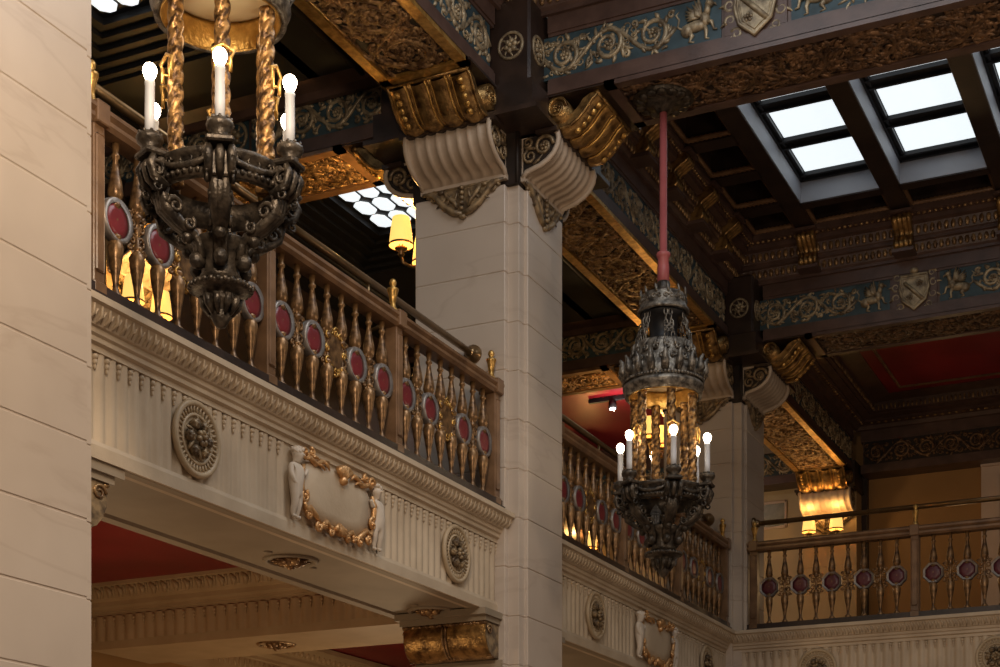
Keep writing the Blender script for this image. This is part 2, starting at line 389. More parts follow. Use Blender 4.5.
# ------------------------------------------------------------------ gilded S-scroll brackets under the beams
def make_bracket(loc, rz, label):
    t = thing('gilded_bracket', loc, label, 'bracket', 'gilded scroll brackets under the beams', rz)
    pr = []
    for i in range(15):                               # the volute, then the S to the tip under the soffit
        f = i/14; a = PI*.5+2*PI*1.35*(1-f)+PI*.62; r = .035+.065*f
        pr.append((.80+r*math.cos(a)*1., .165+r*math.sin(a)))
    pr = pr[5:]
    body = [(.70,.20),(.69,.10),(.73,.045),(.79,.03),(.86,.04),(.92,.075),(.97,.12),(1.01,.17),(1.045,.21),(1.085,.235)]
    b = MB(); b.ribbed(body, fx, -.345, .345, 4, .042, 8)
    top = [(1.085,.258),(1.03,.25),(.97,.22),(.93,.17),(.88,.125),(.83,.11),(.78,.13),(.70,.20)]
    loop = body+top
    for w in (-.345,.345): b.add([fx(o,z,w) for o,z in loop], [tuple(range(len(loop)))])
    b.add([fx(o,z,w) for o,z in top for w in (-.345,.345)], [(2*i,2*i+1,2*i+3,2*i+2) for i in range(len(top)-1)], True)
    for w in [-.345+.69*k/4 for k in range(5)]:
        b.tube([fx(o+.006,z-.004,w) for o,z in body], .013, 5)
    b.tube([(1.085,-.35,.248),(1.085,.35,.248)], .022, 6)
    v = MB()
    v.lathe([(.0,-.385),(.095,-.385),(.095,.385),(.0,.385)], (.765,0,.17), 18, 'y')
    for sg in (-1,1):
        v.tf = frame((.765, sg*.385, .17), (1,0,0), (0,0,1), (0,sg,0)); curl(v, 0, 0, .085, .02, 0, 1.6, .014, .01, 20, 5); flower(v, 0, 0, .04)
    v.build('volute', 'gilt', t)
    b.mi = 1                                          # paired fillets between the lobes and a husk drop on the far edge
    for w in [-.345+.69*k/4 for k in range(1,4)]:
        for dw in (-.022,.022): b.tube([fx(o+.016,z-.012,w+dw) for o,z in body], .011, 5)
    for w in (-.27,.27):
        for k in range(5): b.ell((.90+.042*k,w,.02+.040*k), .034,.03,.028, 6, 4)
    b.build('scroll_body', ['gilt', 'brightgilt'], t)
    s = MB(); s.box(.62,1.17,-.40,.40,.262,.282); s.box(.60,.78,-.42,.42,-.01,.02)
    s.build('backing_board', 'dark', t)
    return t
Zb = 6.075
brk = make_bracket((CX, CY, Zb), 0, 'gilded scroll bracket right of the middle column, under the blue-friezed cross beam')
dup(brk, (CX, CY, Zb), GR[1], 'gilded scroll bracket above the middle column capital, under the long carved beam')
dup(brk, (CX, CY, Zb), GR[3], 'gilded scroll bracket left of the middle column, above the glowing yellow lampshade')
dup(brk, (CX, CY+PITCH, Zb), 0, 'grey-gold scroll bracket right of the farthest column, under the red-ceilinged bay beam')
dup(brk, (CX, CY+PITCH, Zb), GR[1], 'gilded scroll bracket above the farthest column capital, right of the hanging lantern')
dup(brk, (CX, CY+PITCH, Zb), GR[3], 'gilded scroll bracket left of the farthest column, beside the red gallery ceiling')
dup(brk, (CX, CY+2*PITCH, Zb), GR[1], 'brightly lit gilded scroll bracket above the twin-shade lamp on the end wall')
dup(brk, (-9.8, CY, Zb), 0, 'lit gilded scroll bracket on the left gallery wall behind the near balustrade')
# ------------------------------------------------------------------ beams
def carved_beam(name, x0, x1, y0, y1, axis, label, faces, seed, soffit=True, bmat='brightgilt', cmat='carve', rmat='relief', gmat='teal', group='carved ceiling beams', s_ends=0., fill_n=300, zlow=6.35, frieze_kind='scroll'):
    """axis 'x' or 'y' is the long direction; faces: list of outward directions that carry a frieze"""
    rng = random.Random(seed)
    cx, cy = (x0+x1)/2, (y0+y1)/2
    t = thing(name, (cx, cy, zlow), label, 'beam', group)
    def lx(x): return x-cx
    def ly(y): return y-cy
    b = MB(); b.box(lx(x0)+.03,lx(x1)-.03,ly(y0)+.03,ly(y1)-.03, .02, .66)
    m = MB()
    # plain strips below and above each frieze
    for (z0,z1,o) in ((0,.10,.0),(.10,.125,-.012),(.455,.48,-.012),(.48,.62,0.)):
        if axis == 'x': b.box(lx(x0),lx(x1),ly(y0)-0+(-o),ly(y1)+o,z0,z1)
        else: b.box(lx(x0)-o,lx(x1)+o,ly(y0),ly(y1),z0,z1)
    b.build('core', 'brown', t)
    # frieze panels
    for f in faces:
        if axis == 'x':
            L = x1-x0; Y = ly(y0)+.022 if f < 0 else ly(y1)-.022
            tf = frame((lx(x0) if f < 0 else lx(x1), Y, .29), (1 if f < 0 else -1,0,0), (0,0,1), (0,f,0))
        else:
            L = y1-y0; X = lx(x0)+.022 if f < 0 else lx(x1)-.022
            tf = frame((X, ly(y1) if f < 0 else ly(y0), .29), (0,-1 if f < 0 else 1,0), (0,0,1), (f,0,0))
        r = MB(); r.tf = tf
        g = MB(); g.tf = tf; spans = frieze_kind if isinstance(frieze_kind, list) else [(.05, L-.05, frieze_kind)]
        for (a, c, kd) in spans:
            if kd == 'crest': g.mi = 1; a -= .12; c += .12
            g.prism([(a,-.165),(c,-.165),(c,.165),(a,.165)], lambda p,q,h:(p,q,h), -.03, .0 if kd != 'crest' else .012); g.mi = 0
            if kd == 'crest': crest(r, (a+c)/2, -.01, .46)
            elif kd == 'roundel': roundel(r, (a+c)/2, 0, .13)
            else:
                old = r.tf; r.tf = (lambda s,tt,h,a=a,old=old: old(s+a,tt,h)); frieze(r, c-a, .31, rng, kd); r.tf = old
        gp = g.build('frieze_ground', [gmat,'brown'], t)
        r.build('frieze_relief', rmat, gp)
    if soffit:
        if axis == 'x':
            W = y1-y0; L = x1-x0; tf = frame((lx(x0),0,-.004), (1,0,0), (0,-1,0), (0,0,-1))
        else:
            W = x1-x0; L = y1-y0; tf = frame((0,ly(y0),-.004), (0,1,0), (1,0,0), (0,0,-1))
        e = MB(); e.tf = tf; bw = .085
        e.box(s_ends,L-s_ends,-W/2,-W/2+bw,-.01,.03); e.box(s_ends,L-s_ends,W/2-bw,W/2,-.01,.03)
        e.box(s_ends,s_ends+bw,-W/2,W/2,-.01,.03); e.box(L-s_ends-bw,L-s_ends,-W/2,W/2,-.01,.03)
        e.build('soffit_border', bmat, t)
        g = MB(); g.tf = tf; g.add([(s_ends,-W/2,.004),(L-s_ends,-W/2,.004),(L-s_ends,W/2,.004),(s_ends,W/2,.004)], [(3,2,1,0)])
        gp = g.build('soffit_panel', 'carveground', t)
        r = MB(); r.tf = (lambda s,tt,h: tf(s,tt,h+.004)); iw = W-2*bw-.02; il = L-2*s_ends-2*bw-.04
        rinceau(r, il, iw, iw*.95, rng, s0=s_ends+bw+.02, leaves=12, w=.05)
        fill(r, il, iw, int(fill_n*2.2), rng, s0=s_ends+bw+.02, r=(.025,.06), w=.0145)
        for sg in (-1,1): r.tube([(s_ends+bw+.01, sg*(iw/2-.005), .004),(L-s_ends-bw-.01, sg*(iw/2-.005), .004)], .010, 4)
        r.build('soffit_carving', cmat, gp)
    return t
BX0, BX1 = -6.09, -5.34
G = .44                                              # beams die against the impost blocks
yA = CY-PITCH
carved_beam('carved_beam', BX0, BX1, yA+.70, CY-.70, 'y', 'long carved beam at the top left running over the near balustrade to the middle column', [1,-1], 1, s_ends=.42, fill_n=420)
carved_beam('carved_beam', BX0, BX1, CY+.70, CY+PITCH-.70, 'y', 'long carved beam between the middle and farthest columns, left of the red lantern rod', [1], 2, s_ends=.42, fill_n=420)
carved_beam('carved_beam', BX0, BX1, CY+PITCH+.70, CY+2*PITCH-.60, 'y', 'long carved beam beyond the farthest column, ending over the twin-shade lamp', [1], 3, s_ends=.42, fill_n=420)
BY0, BY1 = 11.40, 12.13
xs = CX+.70
carved_beam('carved_beam', xs, xs+5.9, BY0, BY1, 'x', 'great carved cross beam at the top right with blue frieze and large crest', [-1], 4, s_ends=.47, fill_n=600,
            frieze_kind=[(-.05,1.40,'griffL'),(1.55,1.78,'crest'),(1.93,3.38,'griffR'),(3.53,3.76,'crest'),(3.9,5.3,'griffL')], bmat='brown', cmat='carvebrown')
carved_beam('carved_beam', xs, xs+5.9, BY0+PITCH, BY1+PITCH, 'x', 'far carved cross beam in front of the red ceiling at right, with a shield crest', [-1], 5, s_ends=.47, fill_n=500,
            frieze_kind=[(-.05,1.40,'griffL'),(1.55,1.78,'crest'),(1.93,3.38,'griffR'),(3.53,3.76,'crest'),(3.9,5.3,'griffL')], bmat='brown', cmat='carvebrown')
carved_beam('carved_beam', -9.5, CX-.70, BY0, BY1, 'x', 'gallery cross beam behind the near lantern, its soffit glowing orange beside the yellow lampshade', [-1], 6, s_ends=.47, fill_n=300,
            frieze_kind=[(.05,1.33,'scroll'),(1.36,1.67,'roundel'),(1.70,3.05,'scroll')], bmat='rail')
carved_beam('carved_beam', -9.5, CX-.70, BY0+PITCH, BY1+PITCH, 'x', 'gallery cross beam seen left of the far lantern, above the red gallery ceiling', [-1], 7, s_ends=.47, fill_n=250,
            frieze_kind=[(.05,1.33,'scroll'),(1.36,1.67,'roundel'),(1.70,3.05,'scroll')], bmat='rail')
carved_beam('carved_beam', CX+.45, .8, 23.26, 23.9, 'x', 'dark carved wall beam above the tan end wall', [-1], 8, soffit=False, rmat='carvebrown', gmat='carveground')
carved_beam('carved_beam', -9.5, CX-.45, 23.26, 23.9, 'x', 'carved wall beam above the framed picture on the end wall', [-1], 9, soffit=False)
# ------------------------------------------------------------------ cornices and coffered ceiling
def run(p0, u, n):                                  # local (o, z, s) -> world
    return lambda o, z, s: (p0[0]+n[0]*o+u[0]*s, p0[1]+n[1]*o+u[1]*s, z)
def cornice(name, p0, u, L, n, prof, rows, mats=('brown','carve')):
    b = MB(); f = run(p0, u, n); b.prism(prof, f, 0, L)
    o = struct(name, b, mats[0])
    if rows:
        b = MB()
        for (oo, z, pitch, ro, rs, rz) in rows:
            k = 0; s = pitch/2
            while s < L:
                x, y, zz = f(oo, z, s)
                ax, ay = abs(u[0])*rs+abs(n[0])*ro, abs(u[1])*rs+abs(n[1])*ro
                b.ell((x, y, zz), ax, ay, rz, 6, 4); s += pitch
        struct('cornice_leaf_band', b, mats[1], o)
    return o
MP = [(0,6.96),(.03,6.96),(.03,6.99),(.05,7.01),(.085,7.11),(.115,7.12),(.115,7.155),(.13,7.165),(.155,7.275),(.21,7.29),(.21,7.335),(.29,7.36),(.29,7.46),(0,7.46)]
MR = [(.070,7.062,.066,.020,.026,.046),(.147,7.22,.072,.018,.026,.050),(.25,7.345,.06,.020,.022,.018)]
FY = BY0+PITCH
cornice('trim_1', (BX1, BY1), (0,1), FY-BY1, (1,0), MP, MR)
cornice('trim_2', (BX1, FY), (1,0), 6.1, (0,-1), MP, MR)
cornice('trim_3', (BX1, BY1), (1,0), 6.1, (0,1), MP, None)
# the bay nearer the camera, its corner in view at the very top
cornice('trim_4', (BX1, BY0-3), (0,1), 3, (1,0), MP, MR)
cornice('trim_5', (BX1, BY0), (1,0), 6.1, (0,-1), MP, MR)
XR = [(-4.57,-4.37),(-3.54,-3.34),(-2.47,-2.27),(-1.40,-1.20),(-.33,-.13)]
YC = [12.55,13.35,14.15,14.95,15.75,16.58]             # near edges of the side coffers
ZC = 7.40
b = MB(); tr = MB()
def coffer(x0, x1, y0, y1):
    for (p, q) in (((x0,y0),(x1,y0)),((x1,y0),(x1,y1)),((x1,y1),(x0,y1)),((x0,y1),(x0,y0))):
        n = max(2, int(math.dist(p,q)/.045))
        pts = [(p[0]+(q[0]-p[0])*i/(2*n), p[1]+(q[1]-p[1])*i/(2*n), ZC+.045) for i in range(2*n+1)]
        tr.tube(pts, [.034 if i % 2 else .024 for i in range(2*n+1)], 5)
b.box(-5.12,-5.04,12.3,17.2,ZC,ZC+.3); b.box(-5.12,.8,17.08,17.2,ZC,ZC+.3)
for x0, x1 in XR: b.box(x0,x1,12.3,17.1,ZC,ZC+.3)
for y in YC[:]: b.box(-5.06,-4.56,y-.2,y,ZC,ZC+.3)
for y0 in YC: 
    y1 = (y0+.60) if y0 < 16.5 else 17.07
    coffer(-5.035,-4.575,y0+.006,y1-.006)
for (a, c) in zip([r[1] for r in XR[:-1]], [r[0] for r in XR[1:]]):
    b.box(a-.01,c+.01,16.48,16.62,ZC,ZC+.3); b.box(a-.01,c+.01,13.0,13.12,ZC,ZC+.3)
    coffer(a+.006,c-.006,16.626,17.07); coffer(a+.006,c-.006,12.45,12.99)
b.box(-5.2,-4.42,12.2,17.4,ZC+.3,ZC+.4); b.box(-4.42,.8,16.52,17.4,ZC+.3,ZC+.4); b.box(-4.42,.8,12.1,13.08,ZC+.3,ZC+.4)
ce = struct('ceiling', b, 'dark'); struct('coffer_bead', tr, 'rail', ce)
b = MB(); b.box(BX1,.8,BY0-3,BY0,7.44,7.5); struct('ceiling_near_bay', b, 'dark')
# skylights
for i in range(4):
    x0, x1 = XR[i][1], XR[i+1][0]; y0, y1 = 13.12, 16.48
    w = MB()
    w.box(x0-.01,x0+.03,y0,y1,ZC+.22,ZC+.34); w.box(x1-.03,x1+.01,y0,y1,ZC+.22,ZC+.34)
    w.box(x0,x1,y1-.05,y1,ZC+.22,ZC+.34); w.box(x0,x1,y0,y0+.05,ZC+.22,ZC+.34)
    for dx in (.05,): w.box(x0+dx,x0+dx+.025,y0,y1,ZC+.24,ZC+.30); w.box(x1-dx-.025,x1-dx,y0,y1,ZC+.24,ZC+.30)
    pane = MB()
    for k in range(4):
        py1 = 16.345-.805*k; py0 = py1-.62
        w.box(x0,x1,py1,py1+.035,ZC+.23,ZC+.32); w.box(x0,x1,py0-.035,py0,ZC+.23,ZC+.32); w.box(x0,x1,py0-.16,py0-.05,ZC+.255,ZC+.32)
        pane.box(x0+.085,x1-.085,py0,py1,ZC+.27,ZC+.28)
    fr = struct('window_%d' % (i+1), w, 'black'); struct('pane', pane, 'sky', fr)
    r = MB(); r.box(x0-.005,x0+.008,y0,y1,ZC+.01,ZC+.22); r.box(x1-.008,x1+.005,y0,y1,ZC+.01,ZC+.22); r.box(x0,x1,y1-.008,y1+.005,ZC+.01,ZC+.22); r.box(x0,x1,y0-.005,y0+.008,ZC+.01,ZC+.22)
    struct('window_reveal', r, 'reveal', fr)
# gilded consoles standing on the cornices
def make_console(loc, rz, label, group):
    t = thing('cornice_console', loc, label, 'bracket', group, rz)
    pr = [(.13,.02),(.18,.03),(.205,.06),(.205,.10),(.18,.14),(.175,.17),(.20,.20),(.26,.235),(.315,.27),(.32,.31),(.29,.34)]
    b = MB(); b.ribbed(pr, fx, -.10, .10, 4, .013, 6)
    for w in (-.10,.10): b.add([fx(o,z,w) for o,z in [(.02,.02)]+pr+[(.02,.34)]], [tuple(range(len(pr)+2))])
    b.build('scroll', 'gilt', t)
    b = MB(); b.box(0,.35,-.125,.125,.345,.375); b.build('cap', 'brown', t)
    b = MB(); b.box(0,.22,-.115,.115,-.02,.015); b.build('foot', 'brown', t)
    return t
ct = {-4.47:'gilded console on the far cornice, left of the one above the shield', -3.44:'gilded console on the far cornice directly above the gilt shield', -2.37:'gilded console on the far cornice at the right edge of the photo', -1.30:'gilded console on the far cornice beyond the right edge'}
cons = None
for x, lb in ct.items():
    if cons is None: cons = make_console((x, FY, 7.01), -PI/2, lb, 'consoles on the far cornice')
    else: dup(cons, (x, FY, 7.01), -PI/2, lb)
names = ['nearest','second','third','fourth','fifth','last']
for k, y in enumerate((12.45,13.25,14.05,14.85,15.65,16.47)):
    dup(cons, (BX1, y, 7.01), 0, 'small gilded console behind the red lantern rod, %s from the great cross beam' % (('nearest' if k == 0 else names[k])), group='consoles on the left cornice')
# end gallery: red ceiling
EP = [(0,6.96),(.04,6.97),(.06,7.02),(.16,7.05),(.16,7.08),(.26,7.10),(.26,7.13),(.30,7.14),(.34,7.25),(.60,7.27),(.60,7.33),(0,7.33)]
ER = [(.11,7.035,.10,.03,.03,.014),(.32,7.19,.06,.014,.016,.05)]
cornice('trim_6', (BX1, BY1+PITCH), (0,1), 5.1, (1,0), EP, ER)
cornice('trim_7', (BX1, 23.26), (1,0), 6.1, (0,-1), EP, ER)
b = MB(); b.box(BX1,.8,BY1+PITCH,23.3,7.28,7.34); rc = struct('ceiling_end_gallery', b, 'redpaint')
b = MB()
b.tube([(-4.55,18.4,7.28),(-4.55,22.45,7.28),(.8,22.45,7.28)], .03, 5); struct('ceiling_moulding', b, 'rail', rc)
# corner of the left gallery: red ceiling too
b = MB(); b.box(-9.6,BX0,BY1+PITCH,23.6,7.10,7.16); struct('ceiling_corner', b, 'redpaint')
cornice('trim_8', (-9.55, BY1+PITCH), (0,1), 5.3, (1,0), [(0,6.8),(.05,6.8),(.15,6.95),(.3,7.0),(.3,7.12),(0,7.12)], None)
cornice('trim_9', (-9.55, 23.26), (1,0), 3.5, (0,-1), [(0,6.8),(.05,6.8),(.15,6.95),(.3,7.0),(.3,7.12),(0,7.12)], None)
# black moulded ceilings of the left gallery with leaded laylights
def laylight(idx, y0, y1, yb0, yb1):
    x0, x1 = -8.26, -7.58; z = 7.04
    b = MB()
    def ring(e, zz, h):
        b.box(x0-e-.12,x0-e,y0-e-.12,y1+e+.12,zz,zz+h); b.box(x1+e,x1+e+.12,y0-e-.12,y1+e+.12,zz,zz+h)
        b.box(x0-e,x1+e,y0-e-.12,y0-e,zz,zz+h); b.box(x0-e,x1+e,y1+e,y1+e+.12,zz,zz+h)
    for k in range(5): ring(.02+.10*k, z-.035*(k+1), .06)
    b.box(-9.55,x0-.5,yb0,yb1,z-.20,z-.14); b.box(x1+.5,BX0,yb0,yb1,z-.20,z-.14)
    b.box(x0-.6,x1+.6,yb0,max(yb0+.01,y0-.5),z-.20,z-.14); b.box(x0-.6,x1+.6,min(y1+.5,yb1-.01),yb1,z-.20,z-.14)
    for xx in (-9.2,-9.0,-8.86,-6.62,-6.45): b.tube([(xx,yb0,z-.20),(xx,yb1,z-.20)], .035, 6)
    b.box(x0-.1,x1+.1,y0-.1,y1+.1,z+.02,z+.05)
    o = struct('window_%d' % idx, b, 'black')
    p = MB(); n = max(1, int((y1-y0-.04)/.32)); dy = (y1-y0-.04)/n; dx = (x1-x0-.04)/3
    for i in range(3):
        for j in range(n):
            cx, cy = x0+.02+dx*(i+.5), y1-.02-dy*(j+.5); a, c, k = dx/2-.022, dy/2-.022, .055
            oc = [(-a+k,-c),(a-k,-c),(a,-c+k),(a,c-k),(a-k,c),(-a+k,c),(-a,c-k),(-a,-c+k)]
            p.prism([(cx+u,cy+v) for u,v in oc], lambda q,r,h: (q,r,h), z+.005, z+.02)
    struct('leaded_pane', p, 'sky', o)
    return o
laylight(5, 7.6, 10.05, BY1-PITCH, BY0)
laylight(6, 12.75, 14.42, BY1, BY0+PITCH)
GP = [(0,6.75),(.05,6.75),(.08,6.80),(.2,6.84),(.2,6.88),(0,6.88)]
cornice('trim_10', (-9.5, BY0), (1,0), 3.2, (0,-1), GP, None, ('brown','carve'))
cornice('trim_11', (-9.5, BY0+PITCH), (1,0), 3.2, (0,-1), GP, None, ('brown','carve'))
# ------------------------------------------------------------------ walls and floors of the setting
b = MB(); b.box(-10,9,-4,24,-1.7,-1.6); struct('floor', b, 'floor')
b = MB(); b.box(-9.75,-9.55,-4,23.8,3.0,7.3); struct('wall_left', b, 'panel')
b = MB(); b.box(-9.75,-9.55,-4,23.8,-1.6,3.0); struct('wall_left_lower', b, 'tan')
b = MB(); b.box(-5.6,2,23.65,23.85,3.0,7.4); struct('wall_end', b, 'tan')
b = MB(); b.box(-9.75,-5.6,23.65,23.85,3.0,7.3); struct('wall_end_gallery', b, 'creamwall')
b = MB(); b.box(-9.55,-5.5,-2,17.4,3.02,3.11); b.box(-9.55,2,17.4,23.7,3.02,3.11); struct('floor_gallery', b, 'panel')
b = MB(); b.box(-9.55,-6.25,-2,23.6,2.89,3.015); struct('ceiling_under_gallery', b, 'redpaint')
b = MB(); b.box(-3.62,-3.42,23.56,23.66,3.11,6.32); b.box(-3.42,-1.4,23.56,23.66,6.12,6.32); b.box(-1.6,-1.4,23.56,23.66,3.11,6.32)
b.box(-3.42,-3.36,23.52,23.58,3.11,6.18); b.box(-3.62,-1.4,23.50,23.60,6.32,6.40)
dr = struct('door_1', b, 'whitewood')
b = MB(); b.box(-3.36,-1.6,23.60,23.64,3.11,6.12); b.bbox(-3.2,-2.6,23.57,23.61,4.6,5.95,.02); b.bbox(-3.2,-2.6,23.57,23.61,3.3,4.4,.02); b.bbox(-2.4,-1.75,23.57,23.61,4.6,5.95,.02)
struct('door_leaf', b, 'whitewood', dr)
b = MB(); b.box(-5.34,-5.24,23.55,23.66,3.11,6.5); struct('trim_12', b, 'dark')
# ------------------------------------------------------------------ gallery fronts (cream entablature under the balustrades)
FP = [(0,2.885),(.018,2.885),(.018,2.915),(.040,2.925),(.040,2.95),(.055,2.96),(.060,2.985),(.075,2.99),(.128,3.072),(.150,3.080),(.150,3.115),(0,3.115)]
def put_flutes(b, f, s0, s1, zlo, zhi, pitch=.094):
    n = max(1, round((s1-s0)/pitch))
    b.ribbed([(.012,zlo),(.012,zhi)], lambda o,z,w: f(o,z,w), s0, s1, n, .020, 8, groove=True)
    return n
def bellflowers(b, f, s0, s1, n, zhi):
    p = (s1-s0)/n
    for k in range(n):
        s = s0+(k+.5)*p
        for dz, r in ((-.022,.022),(-.05,.016),(-.074,.010)):
            q = f(.002, zhi+dz, s); g = f(.012, zhi+dz, s+1e-3)
            b.ell(q, r if abs(q[0]-g[0]) > .005 else r*.7, r*.8, .018, 6, 4)
def make_rosette(parent, f, s, z, r, label=None):
    b = MB(); 
    old = lambda a,c,h: f(.022+h, z+c, s+a)
    b.tf = old
    b.tube([(r*math.cos(2*PI*k/28), r*math.sin(2*PI*k/28), .004) for k in range(28)], r*.10, 6, closed=True)
    b.tube([(r*.68*math.cos(2*PI*k/28), r*.68*math.sin(2*PI*k/28), .004) for k in range(28)], r*.055, 5, closed=True)
    vs = [(r*math.cos(2*PI*k/28), r*math.sin(2*PI*k/28), .0) for k in range(28)]; b.add(vs, [tuple(range(28))])
    for k in range(36):
        a = 2*PI*k/36; b.tube([(r*.73*math.cos(a), r*.73*math.sin(a), .006),(r*.93*math.cos(a), r*.93*math.sin(a), .006)], [r*.03,r*.045], 5)
    o = b.build('rosette', 'rosestone', parent)
    g = MB(); g.tf = old
    for k in range(6): a = k*PI/3; g.ell((r*.42*math.cos(a), r*.42*math.sin(a), .02), r*.17, r*.17, .03, 7, 4); flower(g, r*.42*math.cos(a), r*.42*math.sin(a), r*.15, 5, .035)
    for k in range(6): leaf(g, r*.28*math.cos(k*PI/3+.5), r*.28*math.sin(k*PI/3+.5), k*PI/3+.5, r*.36, r*.09, .5, .02)
    flower(g, 0, 0, r*.26, 6, .045)
    g.build('flower', 'antique', o)
    return o
def skinned(name, joints, edges, m, parent, fn):
    me = bpy.data.meshes.new(name); me.from_pydata([fn(*j[:3]) for j in joints], edges, []); me.materials.append(M[m])
    o = bpy.data.objects.new(name, me); C.objects.link(o); o.parent = parent
    md = o.modifiers.new('skin', 'SKIN'); md.use_smooth_shade = True
    if not me.skin_vertices: 
        pass
    sv = me.skin_vertices[0].data if me.skin_vertices else None
    if sv:
        for i, j in enumerate(joints): sv[i].radius = (j[3], j[3]); sv[i].use_root = (i == 0)
    o.modifiers.new('sub', 'SUBSURF').levels = 1; o.modifiers['sub'].render_levels = 2
    return o
def cherub(parent, f, s, z0, d):                    # a plump putto standing beside the frame, inner arm holding it
    def fn(x, h, y): return f(.05+y*.9, z0+h*.98, s+d*x*.86)
    J = [(0,.20,0,.046),(0,.255,.004,.050),(.0,.315,.004,.052),(.004,.348,0,.026),(.012,.372,.006,.030),(.016,.40,.010,.046),(.016,.436,.006,.036),
         (-.032,.15,.012,.034),(-.030,.095,.016,.025),(-.034,.05,.0,.022),(-.034,.012,.0,.014),(-.026,.006,.03,.011),
         (.034,.15,-.002,.034),(.036,.095,.004,.025),(.030,.05,-.008,.022),(.030,.012,-.008,.014),(.040,.006,.022,.011),
         (-.058,.322,.0,.022),(-.072,.265,.01,.018),(-.050,.215,.03,.014),(-.036,.20,.038,.013),
         (.060,.322,.0,.022),(.088,.285,.016,.018),(.112,.315,.02,.014),(.126,.33,.02,.013)]
    E = [(0,1),(1,2),(2,3),(3,4),(4,5),(5,6),(0,7),(7,8),(8,9),(9,10),(10,11),(0,12),(12,13),(13,14),(14,15),(15,16),(2,17),(17,18),(18,19),(19,20),(2,21),(21,22),(22,23),(23,24)]
    o = skinned('cherub', J, E, 'plaster', parent, fn)
    h = MB(); h.tf = lambda x,y,z: fn(x,y,z)
    for k in range(12):
        a = k*PI/6; h.ell((.016+.036*math.cos(a), .428+.012*math.sin(2*a), .004+.036*math.sin(a)), .017,.017,.017, 6, 4)
    for k in range(6): h.ell((.016+.018*math.cos(k), .445, .004+.018*math.sin(k)), .019,.016,.019, 6, 4)
    h.ell((.016,.428,.0), .044,.036,.042, 8, 6)
    h.ell((.020,.398,.056), .007,.008,.010, 5, 4)
    h.build('curls', 'plaster', o)
def cartouche(parent, f, s0, s1):
    zm = 2.655; sm = (s0+s1)/2; hw = (s1-s0)/2
    b = MB(); b.tf = lambda a,c,h: f(h, zm+c, sm+a)
    n = 32; pts = []
    for k in range(n):
        a = 2*PI*k/n; ca, sa = math.cos(a), math.sin(a); pts.append((math.copysign(abs(ca)**.55,ca)*(hw-.155), math.copysign(abs(sa)**.6,sa)*.185))
    b.add([(x,y,.050) for x,y in pts]+[(x*1.05,y*1.07,.0) for x,y in pts]+[(x*.6,y*.6,.062) for x,y in pts],
          [(k,(k+1)%n,n+(k+1)%n,n+k) for k in range(n)]+[(2*n+k,2*n+(k+1)%n,(k+1)%n,k) for k in range(n)]+[tuple(2*n+k for k in range(n-1,-1,-1))], True)
    b.tf = None
    b.prism([(-.02,2.41),(.004,2.41),(.004,2.895),(-.02,2.895)], f, s0, s1)
    p = b.build('cartouche_panel', 'stone', parent)
    g = MB(); g.tf = lambda a,c,h: f(h, zm+c, sm+a)
    W = hw-.145; H = .20; r = .021
    def t(pp, w=r): w *= .72; g.tube([(x,y,.06+.012*math.sin(3*i)) for i,(x,y) in enumerate(pp)], [w*(.75+.5*math.sin(PI*i/(len(pp)-1))) for i in range(len(pp))], 7)
    for sg in (-1,1):
        t([(sg*W*.98,.12),(sg*(W+.02),.05),(sg*(W+.015),-.02),(sg*(W-.005),-.06)], .024)
        t([(sg*W*.30,.205),(sg*W*.5,.19),(sg*W*.66,.16),(sg*W*.82,.175),(sg*W*.95,.215)], .022)
        t([(sg*W*.98,-.10),(sg*(W*.93),-.15),(sg*W*.80,-.13),(sg*W*.66,-.17),(sg*W*.5,-.215)], .024)
        t([(sg*W*.5,-.215),(sg*W*.36,-.18),(sg*W*.22,-.215),(sg*W*.05,-.22)], .022)
        for (x,y,q,a) in ((.96,.20,.042,0),(.78,.215,.03,2),(.98,-.07,.046,1),(.86,-.18,.036,3),(.60,-.225,.036,.5),(.42,-.21,.026,4),(.24,-.23,.03,2)):
            curl(g, sg*W*x, y, q, q*.2, a, sg*1.3, .014, .009, 12, 5, .065); g.ell((sg*W*x,y,.06), q*.38,q*.38,.026,7,5)
        for k in range(4): leaf(g, sg*W*(.92-.16*k), .19 if k%2 else .16, PI/2+sg*(.7+.3*k), .075, .016, sg*.9, .07)
    for k in range(5):                                  # shell at the top, offset as carved
        a = PI/2+(k-2)*.38; g.tube([(.03,.13,.07),(.03+.10*math.cos(a),.13+.09*math.sin(a),.085)], [.014,.026], 6)
    g.ell((.03,.125,.075), .035,.03,.03)
    for k in range(5):
        a = -PI/2+(k-2)*.42; g.tube([(0,-.16,.06),(.085*math.cos(a),-.16+.075*math.sin(a),.075)], [.012,.024], 6)
    g.build('gilt_frame', 'roseg', p)
    cherub(parent, f, s0+.075, 2.425, 1); cherub(parent, f, s1-.075, 2.425, -1)
